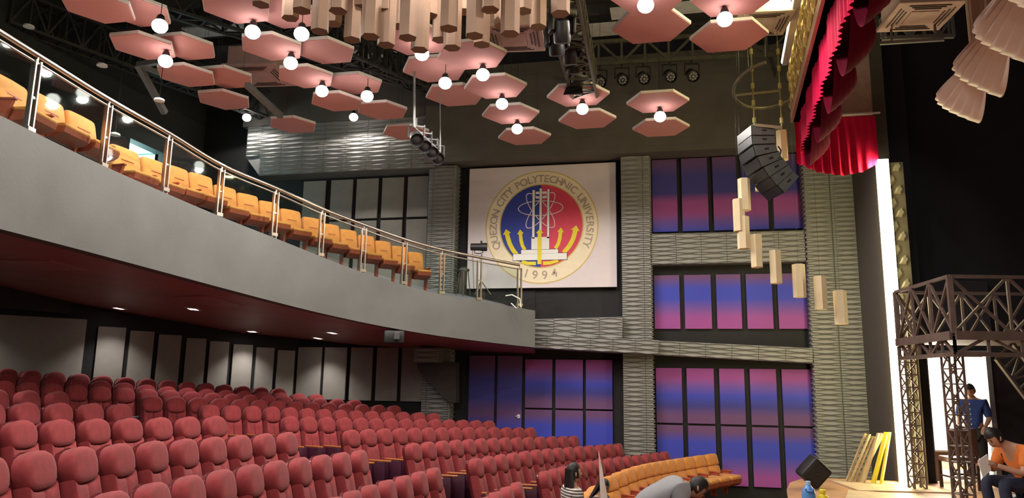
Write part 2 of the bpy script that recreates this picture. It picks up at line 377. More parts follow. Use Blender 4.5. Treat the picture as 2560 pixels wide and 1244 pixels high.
# upper rear wall and its doorway
XR = -13.2
dz = lambda x, y: PX(x, y, XR)
d0 = dz(326, 345); d1 = dz(411, 398); 
ub = MB(); ya, yb = d0.y, d1.y
if ya > yb: ya, yb = yb, ya
zt_ = max(d0.z, d1.z); 
ub.box((XR-0.15, (ya-6)/2-0.0+3-3, 7.5), (0.3, ya+6-0.0, 7.0)); ub.box((XR-0.15, (yb+18.6)/2, 7.5), (0.3, 18.6-yb, 7.0)); ub.box((XR-0.15, (ya+yb)/2, (zt_+11)/2), (0.3, yb-ya, 11-zt_))
struct('wall_back_upper', ub, mat('charcoal wall', (0.030, 0.031, 0.030), 0.8))
rm = MB(); rm.box((XR-1.4, (ya+yb)/2, (5.0+zt_)/2), (0.1, 3.2, zt_-5.0+0.6)); rm.box((XR-0.8, yb+0.05, (5.0+zt_)/2), (1.2, 0.1, zt_-5.0)); rm.box((XR-0.8, ya-0.05, (5+zt_)/2), (1.2, 0.1, zt_-5.0)); rm.box((XR-0.8, (ya+yb)/2, zt_+0.1), (1.3, 3.2, 0.1)); rm.box((XR-0.8, (ya+yb)/2, 5.2), (1.3, 3.2, 0.1))
struct('wall_lobby', rm, mat('cyan-lit lobby wall', (0.55, 0.80, 0.82), 0.7))  # wall colour carries the cyan light of the doorway
lp = bpy.data.lights.new('lobby_light', 'POINT'); lp.energy = 90; lp.color = (0.75, 1, 1); lp.shadow_soft_size = 0.2
lo = bpy.data.objects.new('lobby_light', lp); COL.objects.link(lo); lo.location = (XR-0.7, (ya+yb)/2, zt_-0.4)
# grey panels on that upper rear wall, near the tiled fascia
for a, b in [(548, 578), (584, 617), (622, 652)]:
    pa = PX(a, 420, XR+0.03); pb = PX(b, 420, XR+0.03); z1 = PX((a+b)/2, 380, XR).z
    mb = MB(); mb.box((XR+0.03, (pa.y+pb.y)/2, (z1+5.2)/2), (0.06, abs(pb.y-pa.y), z1-5.2)); mb.build('panel', BEIGE, bpy.data.objects['wall_back_upper'])
# ---------------------------------------------------------------- ceiling
ce = MB(); ce.box((-5, 8, 11.4), (30, 40, 0.2)); CEIL = struct('ceiling', ce, mat('dark roof deck', (0.07, 0.062, 0.062), 0.8, var=0.3, scale=0.8))
# ---------------------------------------------------------------- balcony
PXS = [70, 255, 410, 545, 683, 800, 905, 1008, 1103, 1197, 1298]
PBY = [330, 418, 478, 540, 590, 640, 680, 710, 735, 750, 765]
PTY = [133, 246, 332, 412, 470, 522, 562, 598, 624, 643, 662]
PDP = [9.2, 10.7, 12.0, 13.1, 14.0, 14.8, 15.4, 15.9, 16.4, 16.8, 17.2]
def bal_depth(x): return interp(PXS, PDP, x)
EX = [-160, -60, 0, 70, 160, 255, 330, 410, 480, 545, 610, 683, 740, 800, 850, 905, 955, 1008, 1055, 1103, 1150, 1197, 1250, 1300, 1338]
ETOP_X = [-160, 0, 70, 255, 410, 545, 683, 800, 905, 1008, 1103, 1197, 1298, 1338]
ETOP_Y = [215, 287, 322, 415, 480, 540, 592, 640, 682, 712, 737, 752, 768, 776]
EBOT_X = [-160, 0, 250, 500, 650, 800, 950, 1100, 1200, 1310, 1340]
EBOT_Y = [525, 566, 632, 701, 742, 781, 814, 840, 852, 866, 868]
top = [PD(x, interp(ETOP_X, ETOP_Y, x), bal_depth(x)-0.12) for x in EX]
bot = []
for x, p in zip(EX, top):
    yb_ = interp(EBOT_X, EBOT_Y, x); d = ray(x, yb_); t = math.hypot(p.x, p.y)/math.hypot(d.x, d.y); bot.append(V(p.x, p.y, CAM.z + d.z*t))
def smooth(ps, n=2):
    for _ in range(n): ps = [ps[0]] + [(ps[i-1]+ps[i]*2+ps[i+1])/4 for i in range(1, len(ps)-1)] + [ps[-1]]
    return ps
top = smooth(top); bot = [V(a.x, a.y, b.z) for a, b in zip(top, smooth(bot))]
def inward(ps, i):
    d = ps[min(i+1, len(ps)-1)] - ps[max(i-1, 0)]; n = V(-d.y, d.x, 0).normalized()
    return n if n.dot(V(-0.6, 0.8, 0)) > 0 else -n
INW = [inward(top, i) for i in range(len(top))]
pm = MB()
o_t = top; i_t = [p + n*0.22 for p, n in zip(top, INW)]; i_b = [V(a.x, a.y, b.z) for a, b in zip(i_t, bot)]
pm.grid([[o_t[k], i_t[k], i_b[k], bot[k]] for k in range(len(top))], close=True)
pm.add([o_t[-1], i_t[-1], i_b[-1], bot[-1]], [(0, 1, 2, 3)]); pm.add([o_t[0], i_t[0], i_b[0], bot[0]], [(3, 2, 1, 0)])
PARAPET = struct('balcony_parapet', pm, PLAST, 40)
# balcony floor behind the parapet, and the reddened soffit below
fl = MB(); fl.grid([[p + n*0.2 + V(0, 0, -0.02), p + n*0.9 + V(0, 0, -0.02), p + n*0.95 + V(0, 0, 0.10), p + n*4.2 + V(0, 0, 0.9)] for p, n in zip(top, INW)])
struct('balcony_floor', fl, mat('blue grey floor', (0.27, 0.30, 0.31), 0.6, var=0.1))
sf_rows = []
for x, b, n in zip(EX, bot, INW):
    yb2 = interp([-160, 0, 300, 600, 900, 1060, 1340], [700, 724, 778, 831, 862, 872, 884], x)
    if x < 745: e = rear_hit(x, yb2)
    else: e = PY(x, yb2, 18.45)
    sf_rows.append([b + n*0.21, lerp(b, e, 0.33), lerp(b, e, 0.66), e])
sf = MB(); sf.grid(sf_rows); SOFFIT = struct('balcony_soffit', sf, BOUNCE_RED, 40)
sb2 = MB(); sb2.grid([[r[3], r[3] + V(-0.02, 0.02, 1.6)] for r in sf_rows]); struct('wall_back_upper_filler', sb2, BLACKW)
# flush square hatches in the soffit
def soffit_pt(x, y):
    best = None
    for r, x0 in zip(sf_rows, EX):
        pass
    i = max(k for k in range(len(EX)-1) if EX[k] <= x); t = (x-EX[i])/(EX[i+1]-EX[i])
    a = lerp(sf_rows[i][0], sf_rows[i+1][0], t); b = lerp(sf_rows[i][3], sf_rows[i+1][3], t)
    best = min((abs(proj(lerp(a, b, s/60)).y - y), s) for s in range(61))[1]/60
    return lerp(a, b, best)
def soffit_rot(x, y):
    c = soffit_pt(x, y); u = soffit_pt(x+15, y) - c; v = soffit_pt(x, y-8) - soffit_pt(x, y+8); n = u.cross(v).normalized()
    if n.z < 0: n = -n
    u.normalize(); w_ = n.cross(u); return Matrix((u, w_, n)).transposed()
def proj(p):
    v = p - CAM; w_ = v.dot(_fw); return V(1280+FPX*v.dot(CR)/w_, 622-FPX*v.dot(CU)/w_, w_)
for (x, y) in [(150, 662), (545, 752)]:
    c = soffit_pt(x, y); mb = MB(); mb.box(c, (0.9, 0.9, 0.03), rot=soffit_rot(x, y)); mb.build('hatch', mat('reddened hatch', (0.48, 0.16, 0.15), 0.4), SOFFIT)  # hatch colour holds the same red bounce as the soffit
# ---------------------------------------------------------------- railing: posts, glass, handrails
rail_pts = []
RAIL = thing('balcony_railing', top[0], 'stainless steel and glass railing along the curved balcony front', 'railing')
posts = []
for x, yb_, yt_, d in zip(PXS, PBY, PTY, PDP):
    b = PD(x, yb_, d); dr = ray(x, yt_); t = math.hypot(b.x, b.y)/math.hypot(dr.x, dr.y); zt2 = CAM.z + dr.z*t
    posts.append((b, zt2))
tang = [(posts[min(i+1, 10)][0]-posts[max(i-1, 0)][0]).to_2d().normalized() for i in range(11)]
for (b, z), tg in zip(posts, tang):
    mb = MB(); n = V(-tg.y, tg.x, 0); tv = V(tg.x, tg.y, 0); a = math.atan2(tg.y, tg.x)
    for s in (-1, 1): mb.box((b.x+tv.x*0.045*s, b.y+tv.y*0.045*s, (b.z-0.1+z-0.07)/2), (0.022, 0.06, z-0.07-b.z+0.1), a)
    mb.tube([(b.x, b.y, z-0.12), (b.x, b.y, z-0.02)], 0.015); mb.box((b.x, b.y, b.z+0.03), (0.13, 0.10, 0.06), a); mb.box((b.x, b.y, b.z+0.45), (0.1, 0.03, 0.03), a)
    mb.build('post', STEEL, RAIL)
def railcurve(dz, ext0=True):
    ps = [V(b.x, b.y, z+dz) for b, z in posts]
    d = ps[0]-ps[1]; ps = [ps[0]+d*0.9] + ps
    out = []
    for i in range(len(ps)-1):
        p0 = ps[max(i-1, 0)]; p1 = ps[i]; p2 = ps[i+1]; p3 = ps[min(i+2, len(ps)-1)]
        for k in range(6):
            t = k/6; out.append(0.5*((2*p1)+(p2-p0)*t+(2*p0-5*p1+4*p2-p3)*t*t+(3*p1-p0-3*p2+p3)*t**3))
    out.append(ps[-1]); return out
top_rail = railcurve(0.0); MB().tube(top_rail, 0.032, 10).build('handrail', STEEL, RAIL, 60)
mid_rail = railcurve(-0.10); MB().tube(mid_rail, 0.016, 8).build('glass_channel', STEEL, RAIL, 60)
seq = [(posts[0][0]+(posts[0][0]-posts[1][0])*0.9, posts[0][1]+(posts[0][1]-posts[1][1])*0.9)] + posts
for i in range(len(seq)-1):
    (b0, z0), (b1_, z1) = seq[i], seq[i+1]
    A = b0.lerp(b1_, 0.06); B = b0.lerp(b1_, 0.94); za = lerp(z0, z1, 0.06)-0.11; zb = lerp(z0, z1, 0.94)-0.11
    n = V(-(B-A).y, (B-A).x, 0).normalized()*0.006
    mb = MB(); mb.prism([A+V(0,0,0.05)-n, B+V(0,0,0.05)-n, V(B.x, B.y, zb)-n, V(A.x, A.y, za)-n], n*2); mb.build('glass_pane', MATS['glass'], RAIL)
# ================================================================== FLOOR AND SEATS
CARPET = mat('dark carpet', (0.05, 0.022, 0.024), 0.95, var=0.25, scale=12, bump=0.3, bscale=200)
struct('floor', MB().box((-4, 8, -0.16), (30, 34, 0.3)), CARPET)
ROWS = {
'A': [[(19,921),(75,925),(141,929),(200,934),(257,940),(315,943),(369,946),(420,950),(470,954),(517,956),(561,961),(608,965),(652,968),(697,970)]],
'B': [[(14,936),(73,938),(133,941),(193,946),(253,951),(310,957),(366,961),(420,967),(469,969),(518,972),(565,975),(612,977),(657,979),(700,981),(745,983),(791,985)]],
'C': [[(10,952),(70,956),(131,959),(191,962),(251,965),(312,969),(370,971),(428,975),(480,979),(533,981),(579,984),(627,986),(670,988),(712,990),(756,993),(799,994),(843,997),(887,999)]],
'D': [[(-12,973),(66,977),(145,978)],[(381,989),(442,991),(495,993),(550,996),(601,997),(650,999),(695,1001),(738,1004),(781,1005),(822,1006),(864,1009),(907,1010),(946,1012),(986,1013)]],
'E': [[(-25,1006),(61,1006),(145,1007),(229,1008),(301,1009)],[(525,1011),(580,1013),(633,1014),(680,1016),(726,1018),(767,1020),(811,1022),(851,1024),(890,1026),(929,1027),(969,1028),(1008,1029),(1046,1030),(1084,1032)]],
'F': [[(-52,1053),(47,1051),(144,1049),(239,1046),(322,1045),(399,1044),(469,1041),(538,1040)],[(726,1040),(771,1042),(818,1042),(861,1043),(904,1044),(940,1045),(977,1046),(1015,1046),(1052,1047),(1088,1047),(1123,1048),(1157,1049),(1190,1050),(1223,1051)]],
'G': [[(-35,1140),(88,1127),(199,1117),(296,1109),(381,1102),(462,1097),(535,1092),(600,1088),(661,1083),(719,1080)],[(879,1074),(921,1072),(961,1070),(1000,1070),(1037,1069),(1071,1068),(1103,1068),(1137,1068),(1172,1067),(1203,1067),(1235,1067),(1266,1068),(1299,1068),(1326,1068)]],
'H': [[(282,1229),(382,1207),(474,1188),(554,1174),(626,1161),(690,1151),(752,1143),(806,1137),(855,1131),(900,1125)],[(1034,1107),(1072,1104),(1107,1101),(1141,1099),(1172,1097),(1202,1096),(1233,1094),(1262,1093),(1292,1093),(1320,1092),(1351,1091),(1380,1090),(1408,1090),(1435,1089)]],
'I': [[(836,1243),(882,1226),(926,1212),(968,1199),(1009,1189),(1049,1179),(1086,1169)],[(1190,1145),(1222,1140),(1252,1136),(1283,1131),(1313,1127),(1341,1123),(1368,1121),(1396,1119),(1421,1117),(1448,1115),(1474,1113),(1500,1111),(1526,1110),(1546,1108)]],
'J': [[(1212,1243),(1241,1229),(1268,1216),(1294,1205)],[(1363,1177),(1386,1171),(1408,1165),(1430,1160),(1453,1155),(1474,1152),(1496,1149),(1520,1145),(1546,1142),(1569,1139),(1592,1137),(1616,1134),(1640,1131),(1662,1128)]],
'K': [[(1462,1240),(1478,1227),(1493,1213)],[(1532,1186),(1554,1176),(1577,1168),(1600,1160),(1620,1156),(1639,1153),(1657,1150),(1676,1147),(1697,1144),(1720,1140),(1748,1136),(1780,1132)]],
}
DEP = {  # distance along the view of the first and last seat of every block
'A': [((19, 257, 470, 697), (14.8, 16.0, 16.9, 18.0))], 'B': [((14, 250, 420, 791), (13.9, 15.2, 16.0, 17.7))], 'C': [((10, 250, 380, 887), (12.9, 14.4, 15.0, 17.3))], 'D': [(11.3, 12.7), (14.1, 17.4)], 'E': [(10.0, 12.6), (13.7, 16.9)],
'F': [(8.2, 12.0), (13.9, 17.3)], 'G': [(5.9, 10.8), (13.1, 17.3)], 'H': [(5.6, 10.5), (12.4, 17.3)], 'I': [(7.6, 10.5), (12.3, 17.2)],
'J': [(9.2, 10.6), (12.3, 17.0)], 'K': [(10.0, 11.2), (12.9, 16.8)] }
HEAD = [(-.226,.455),(-.178,.408),(-.09,.392),(0,.388),(.09,.392),(.178,.408),(.226,.455),(.242,.54),(.238,.59),(.218,.642),(.172,.688),(.095,.718),(0,.728),(-.095,.718),(-.172,.688),(-.218,.642),(-.238,.59),(-.242,.54)]
LOWR = [(.226,.447),(.178,.400),(.09,.384),(.004,.380),(.004,.15),(.004,-.06),(.10,-.06),(.21,-.06),(.228,.06),(.234,.25)]
LOWL = [(-x, z) for x, z in LOWR][::-1]
SHL = [(-.235,-.08),(0,-.08),(.235,-.08),(.25,.15),(.256,.50),(.252,.60),(.228,.665),(.18,.71),(0,.745),(-.18,.71),(-.228,.665),(-.252,.60),(-.256,.50),(-.25,.15)]
LEAN = Matrix.Rotation(math.radians(-13), 3, 'X'); PIV = V(0, 0.14, 0.40)
SEATME = {}
def seat_meshes():
    S = SEATME
    S['headrest'] = MB().cushion(HEAD, [(.96, .10), (1.0, .07), (1.0, -.005), (.975, -.034), (.91, -.052), (.7, -.062), (.35, -.066)], LEAN, PIV).mesh('headrest', RED, 60)
    b = MB(); LR = [(1.0, .09), (1.0, -.012), (.965, -.04), (.86, -.054), (.5, -.06)]; b.cushion(LOWR, LR, LEAN, PIV); b.cushion(LOWL, LR, LEAN, PIV)
    S['backrest'] = b.mesh('backrest', RED, 60)
    S['back_shell'] = MB().cushion(SHL, [(.90, .135), (.98, .12), (.98, .085)], LEAN, PIV).mesh('back_shell', SHELL, 60)
    S['seat_pan'] = MB().bbox((0, -0.03, 0.34), (.45, .13, .38), .04, rot=Matrix.Rotation(math.radians(-8), 3, 'X')).mesh('seat_pan', PURP, 50)
    S['armrest'] = MB().bbox((-.27, -0.12, .555), (.055, .46, .035), .012).mesh('armrest', WOOD, 50)
    S['arm_panel'] = MB().bbox((-.27, -0.06, .265), (.04, .34, .53), .012).mesh('arm_panel', PURP, 50)
    S['armrest_r'] = MB().bbox((.27, -0.12, .555), (.055, .46, .035), .012).mesh('armrest', WOOD, 50)
    S['arm_panel_r'] = MB().bbox((.27, -0.06, .265), (.04, .34, .53), .012).mesh('arm_panel', PURP, 50)
    # orange seats
    OB = [(-.235,0),(0,-.004),(.235,0),(.25,.03),(.252,.2),(.24,.245),(.2,.262),(0,.27),(-.2,.262),(-.24,.245),(-.252,.2),(-.25,.03)]
    S['o_up'] = MB().cushion(OB, [(1.0, .08), (1.02, 0.0), (.94, -.04), (.75, -.055)], LEAN, PIV + LEAN @ V(0, 0, .27)).mesh('backrest', ORANGE, 50)
    S['o_lo'] = MB().cushion(OB, [(1.0, .08), (1.0, 0.0), (.94, -.035), (.75, -.05)], LEAN, PIV).mesh('lumbar_cushion', ORANGE, 50)
    S['o_seat'] = MB().bbox((0, -.16, .43), (.47, .46, .10), .035).mesh('seat_cushion', ORANGE, 50)
    sk = MB(); prof = [(-.39, .385), (-.37, .30), (-.30, .24), (-.1, .22), (.08, .26), (.08, .385)]
    sk.prism([V(-.23, y, z) for y, z in prof], V(.46, 0, 0)); S['o_pan'] = sk.mesh('seat_pan', RUST, 30)
    FO = [(-.19,-.02),(0,-.025),(.19,-.02),(.225,.05),(.23,.25),(.2,.29),(0,.30),(-.2,.29),(-.23,.25),(-.225,.05)]
    S['o_fold'] = MB().cushion(FO, [(.9, .05), (1.0, .02), (1.0, -.03), (.9, -.06), (.6, -.07)], Matrix.Rotation(math.radians(6), 3, 'X'), V(0, .0, .13)).mesh('folded_seat', ORANGE, 50)
    BB = [(-.235,.02),(0,.015),(.235,.02),(.25,.06),(.253,.46),(.24,.52),(.2,.54),(0,.548),(-.2,.54),(-.24,.52),(-.253,.46),(-.25,.06)]
    S['b_back'] = MB().cushion(BB, [(1.0, .08), (1.02, 0.0), (.96, -.035), (.85, -.05)], LEAN, PIV).mesh('backrest', ORANGE, 50)
    S['b_seam'] = MB().box(PIV + LEAN @ V(0, -.05, .30), (.22, .012, .014), rot=LEAN).mesh('back_seam', RUST)
    S['b_seat'] = MB().bbox((0, -.10, .44), (.46, .36, .06), .025).mesh('seat_cushion', ORANGE, 50)
    sk = MB(); sk.prism([V(-.22, y, z) for y, z in [(-.28, .41), (-.26, .34), (-.18, .29), (0, .27), (.08, .30), (.08, .41)]], V(.44, 0, 0)); S['b_pan'] = sk.mesh('seat_pan', RUST, 30)
    S['o_arm'] = MB().bbox((-.27, 0.0, .54), (.05, .26, .035), .012).mesh('armrest', RUST, 50)
    ap = MB(); ap.prism([V(-.29, y, z) for y, z in [(.12, 0), (.0, 0), (-.02, .3), (-.10, .52), (.12, .52)]], V(.04, 0, 0)); S['o_armp'] = ap.mesh('arm_panel', RUST, 30)
    S['o_arm_r'] = MB().bbox((.27, 0.0, .54), (.05, .26, .035), .012).mesh('armrest', RUST, 50)
    ap = MB(); ap.prism([V(.25, y, z) for y, z in [(.12, 0), (.0, 0), (-.02, .3), (-.10, .52), (.12, .52)]], V(.04, 0, 0)); S['o_armp_r'] = ap.mesh('arm_panel', RUST, 30)
seat_meshes()
RPARTS = [('headrest','headrest'),('backrest','backrest'),('back_shell','back_shell'),('seat_pan','seat_pan'),('armrest','armrest'),('arm_panel','arm_panel')]
OPARTS = [('backrest','o_up'),('lumbar_cushion','o_lo'),('seat_cushion','o_seat'),('seat_pan','o_pan'),('armrest','o_arm'),('arm_panel','o_armp')]
BPARTS = [('backrest','b_back'),('back_seam','b_seam'),('seat_cushion','b_seat'),('seat_pan','b_pan'),('armrest','o_arm'),('arm_panel','o_armp')]
def place_seat(name, parts, base, rz, sx, label, cat, group, last, sz=1.0):
    o = bpy.data.objects.new(name, None); COL.objects.link(o); o.empty_display_size = .1
    o.location = base; o.rotation_euler = (0, 0, rz); o.scale = (sx, 1, sz)
    tag(o, label, cat, group)
    pp = list(parts)
    if last: pp += [('armrest', 'armrest_r'), ('arm_panel', 'arm_panel_r')] if parts is RPARTS else [('armrest', 'o_arm_r'), ('arm_panel', 'o_armp_r')]
    for n, k in pp: link(n, SEATME[k], o)
    return o
def row_positions(pts, dd):
    n = len(pts); P = []
    for i, (x, y) in enumerate(pts): P.append(PD(x, y, interp(*dd, x) if isinstance(dd[0], tuple) else lerp(dd[0], dd[1], i/(n-1))))
    for _ in range(2):   # even out the survey noise in plan and height
        P = [P[0]] + [P[i]*0.5 + (P[i-1]+P[i+1])*0.25 for i in range(1, n-1)] + [P[-1]]
    return P
TOPZ = {'R': 1.105, 'O': 0.945}
ter = {}
for rk, blocks in ROWS.items():
    for bi, pts in enumerate(blocks):
        P = row_positions(pts, DEP[rk][bi]); n = len(P)
        orange = rk == 'K'; base = []
        for i, p in enumerate(P):
            a = P[max(i-1, 0)]; b = P[min(i+1, n-1)]; d = (b-a); sp = math.hypot(d.x, d.y)/(2 if 0 < i < n-1 else 1)
            rz = math.atan2(d.y, d.x) + (0.0 if orange else 0.2); hz = TOPZ['O' if orange else 'R']; sz = 1.0 if (bi == 0 and len(blocks) == 2) else 0.93; hz *= sz
            back = V(-math.sin(rz), math.cos(rz), 0)*-0.29        # seat top lies behind its base
            if orange: back *= 0.72
            bpos = V(p.x, p.y, max(p.z-hz, 0.0)) + back
            base.append((bpos, rz))
            k = n-i if (len(blocks) == 2 and bi == 0) else i+1
            where = '%s %s of the aisle' % (ordn(k), 'left' if bi == 0 else 'right') if len(blocks) == 2 else '%s from the left' % ordn(k)
            rown = 'in the orange front row' if orange else 'in the %s red row from the front' % ordn('JIHGFEDCBA'.index(rk)+1)
            place_seat('orange_theatre_seat' if orange else 'red_theatre_seat', OPARTS if orange else RPARTS, bpos, rz, sp/0.54,
                       '%s theatre seat, %s, %s' % ('orange' if orange else 'red', where, rown), 'seat', 'orange front row seats' if orange else '%s red row seats' % ordn('JIHGFEDCBA'.index(rk)+1), i == n-1, sz)
        ter[(rk, bi)] = base
# terrace under every block
TERR = []
for (rk, bi), base in ter.items():
    rows = []
    ext = [(base[0][0]*2-base[1][0], base[0][1])] + base + [(base[-1][0]*2-base[-2][0], base[-1][1])]
    if rk == 'K': continue
    for p, rz in ext:
        f = V(math.sin(rz), -math.cos(rz), 0); z = p.z-0.004
        fr = p + f*0.62; bk = p - f*0.42
        rows.append([V(fr.x, fr.y, -0.3), V(fr.x, fr.y, z), V(bk.x, bk.y, z), V(bk.x, bk.y, -0.3)])
    mb = MB(); mb.grid(rows); o = struct('floor_terrace', mb, CARPET)
# ---------------------------------------------------------------- balcony seats
BS = [(35,198),(128,243),(208,287),(318,368),(390,397),(447,415),(506,434),(566,464),(622,483),(676,502),(729,522),(783,542),(829,558),(873,572),(917,586),(959,600),(1000,613),(1040,628)]
BP = [PD(x, y, bal_depth(x)+0.95) for x, y in BS]
for i, p in enumerate(BP):
    a = BP[max(i-1, 0)]; b = BP[min(i+1, len(BP)-1)]; d = b-a
    gap = i in (2, 3)
    if i == 2: d = BP[2]-BP[1]
    if i == 3: d = BP[4]-BP[3]
    rz = math.atan2(d.y, d.x); sp = math.hypot(d.x, d.y)/(1 if i in (0, 2, 3, len(BP)-1) else 2)
    back = V(-d.y, d.x, 0).normalized()*-0.2
    place_seat('orange_balcony_seat', BPARTS, V(p.x, p.y, p.z-0.945) + back, rz, min(max(sp/0.54, 0.7), 1.25), 'orange balcony seat behind the glass railing, %s from the left end' % ordn(i+1), 'seat', 'orange seats on the balcony', i in (2, len(BP)-1))
# ================================================================== CEILING: hexagon panels, lamps, prisms
HZ = 8.0
HEXC = [(1652,321),(1644,257),(1468,300),(1445,240),(1311,343),(1276,287),(1238,219),(1137,240),(1180,140),(1086,175),(1035,100),(1627,69),(1822,93),(1625,-15),(1835,-5),
        (245,20),(340,30),(358,118),(462,120),(466,191),(564,196),(560,252),(590,20),(711,34),(679,120),(813,130),(764,194),(889,211),(841,256),(956,278),(732,314),(1015,332)]
HEXR = 0.60
hx_face = None
order = sorted(range(len(HEXC)), key=lambda i: HEXC[i][0]); rank = {i: k+1 for k, i in enumerate(order)}
def hexpts(r, z): return [V(r*math.cos(PI/3*k), r*math.sin(PI/3*k), z) for k in range(6)]
def hexm(r):
    a = MB(); a.prism(hexpts(r-0.012, -0.004), V(0, 0, 0.012)); b = MB(); b.prism(hexpts(r, 0.008), V(0, 0, 0.05)); return a.mesh('face', HEXP), b.mesh('rim', HEXE)
HBIG = hexm(0.60); HSML = hexm(0.53)
HIGH = (16, 18, 20, 23, 25, 27, 7, 9)
hb = MB(); [hb.tube([V(0.3*math.cos(a), 0.3*math.sin(a), 0.05), V(0.3*math.cos(a), 0.3*math.sin(a), 3.2)], 0.003, 4) for a in (0.5, 2.6, 4.7)]; HM3 = hb.mesh('hanger_wire', BLACK)
for i, (x, y) in enumerate(HEXC):
    p = PZ(x, y, HZ + (0.15 if i in HIGH else 0)); HM1, HM2 = HBIG if i < 15 else HSML; o = thing('hexagon_panel', p, 'pale pink hexagonal ceiling panel, %s from the left among the hexagons' % ordn(rank[i]), 'ceiling panel', 'hexagonal ceiling panels')
    link('face', HM1, o); link('rim', HM2, o); link('hanger_wire', HM3, o)
# pendant lamps
LAMPS = [(400,62),(414,150),(632,77),(727,155),(754,82),(805,225),(918,238),(1055,132),(1113,205),(1207,184),(1255,257),(1293,320),(1456,270),(1650,289),(1614,10),(1812,45)]
lb = MB().ell((0, 0, -0.02), (.115, .115, .105), 16, 10).mesh('bulb', BULB, 60)  # globe made larger to take in the bloom around the lamp
lh = MB().lathe([(.03, .16), (.05, .14), (.065, .08), (.06, .05)], n=16).mesh('housing', BLACK, 40)
lc = MB().tube([(0, 0, .15), (0, 0, 3.3)], .006, 5).mesh('cord', BLACK)
LS = [PZ(x, y, HZ-0.18) for x, y in LAMPS]
SEEN = len(LS)
LS += [PY(617, 292, 17.35), PY(884, 291, 17.3)]
lorder = sorted(range(len(LS)), key=lambda i: proj(LS[i]).x); lrank = {i: k+1 for k, i in enumerate(lorder)}
# unseen lamps added to light seats and wall from the front
EXTRA = [V(x, y, HZ-0.18) for x in (-7.2, -4.6, -2.2, 0.2) for y in (7.2, 4.4, 1.6, -1.2, -4.0, -6.8)]
sd = bpy.data.lights.new('lamp_beam', 'SPOT'); sd.energy = LAMP_W; sd.spot_size = math.radians(164); sd.spot_blend = 0.2; sd.color = (1.0, 0.93, 0.86); sd.shadow_soft_size = 0.07
for i, p in enumerate(LS + EXTRA):
    lab = 'glowing round pendant lamp among the ceiling hexagons, %s lit lamp from the left' % ordn(lrank[i]) if i < len(LS) else 'added pendant lamp over the hall outside the picture, row %s, place %s from stage' % (ORD[(i-len(LS)) % 6 + 1], ORD[4-(i-len(LS))//6])
    o = thing('pendant_lamp', p, lab, 'lamp', 'pendant lamps in view' if i < len(LS) else 'added pendant lamps outside the picture')
    link('bulb', lb, o); link('housing', lh, o); link('cord', lc, o)
    l = bpy.data.objects.new('lamp_beam', sd); COL.objects.link(l); l.parent = o; l.location = (0, 0, -0.14)
# recessed soffit lights
ds = bpy.data.lights.new('downlight_beam', 'SPOT'); ds.energy = SOFFIT_W; ds.spot_size = math.radians(104); ds.spot_blend = 0.85; ds.color = (1, 0.95, 0.9); ds.shadow_soft_size = 0.06
SLP = [(300,769),(497,772),(632,828),(838,831),(797,844),(-70,655),(-110,700)]  # last two are unseen, added to brighten the rear rows
so = sorted(range(len(SLP)), key=lambda i: SLP[i][0])
for i, (x, y) in enumerate(SLP):
    c = soffit_pt(x, y); o = thing('recessed_downlight', c + V(0, 0, -0.03), 'small square recessed downlight in the reddened soffit, %s from the right' % ordn(len(SLP)-so.index(i)), 'light', 'soffit downlights', 0.4)
    R = soffit_rot(x, y); MB().box(c, (.19, .19, .022), rot=R).build('lens', BULB, o)
    fr = MB()
    for sx, sy, dx, dy in ((0, .11, .26, .04), (0, -.11, .26, .04), (.11, 0, .04, .18), (-.11, 0, .04, .18)):
        fr.box(c + R @ V(sx, sy, 0), (dx, dy, .03), rot=R)
    fr.build('frame', WHITE, o)
    l = bpy.data.objects.new('downlight_beam', ds); COL.objects.link(l); l.parent = o; l.location = (0, 0, -0.04)
# hanging hexagonal prisms, tan cluster at the top
PR = [(652,12),(725,46),(754,27),(799,79),(833,60),(845,28),(880,100),(921,70),(926,92),(965,113),(998,67),(1019,95),(1049,125),(1100,100),(1122,72),(1130,120),(1164,30),(1186,90),(1204,112),(1257,65),(1275,85),(1308,28),(1345,68),(1401,35),(905,20),(1075,40),(1225,25),(960,30)]
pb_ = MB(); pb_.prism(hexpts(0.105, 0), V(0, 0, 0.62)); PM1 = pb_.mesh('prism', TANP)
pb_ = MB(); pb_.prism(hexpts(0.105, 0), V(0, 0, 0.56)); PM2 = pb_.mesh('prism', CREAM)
pw = MB().tube([(0, 0, .6), (0, 0, 4.2)], .002, 4).mesh('hanger_wire', BLACK); pw2 = MB().tube([(0, 0, .55), (0, 0, 5.5)], .002, 4).mesh('hanger_wire', BLACK)
po = sorted(range(len(PR)), key=lambda i: PR[i])
for i, (x, y) in enumerate(PR):
    p = PD(x, y, 8.6 + 0.5*math.sin(i*2.1)); o = thing('hexagonal_prism', p, 'tan hexagonal hanging prism at the top of the picture, %s from the left' % ordn(po.index(i)+1), 'hanging prism', 'tan hanging prisms', rz=0.3*math.sin(i*1.7))
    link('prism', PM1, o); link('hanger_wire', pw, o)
PC = [(1957,400),(1902,476),(1862,526),(1849,578),(1860,622),(1893,668),(1941,708),(2000,743),(2054,773),(2104,810)]
for i, (x, y) in enumerate(PC):
    p = PD(x, y, 13.7 if i < 2 else 12.9 - 0.06*i); o = thing('hexagonal_prism', p, 'cream hexagonal prism in the falling string beside the line array speaker, %s from the top' % ordn(i+1), 'hanging prism', 'cream hanging prisms', rz=0.5*math.sin(i*1.3+0.5))
    link('prism', PM2, o); link('hanger_wire', MB().tube([(0, 0, .55), (0, 0, 11.29-p.z)], .002, 4).mesh('hanger_wire', BLACK), o)
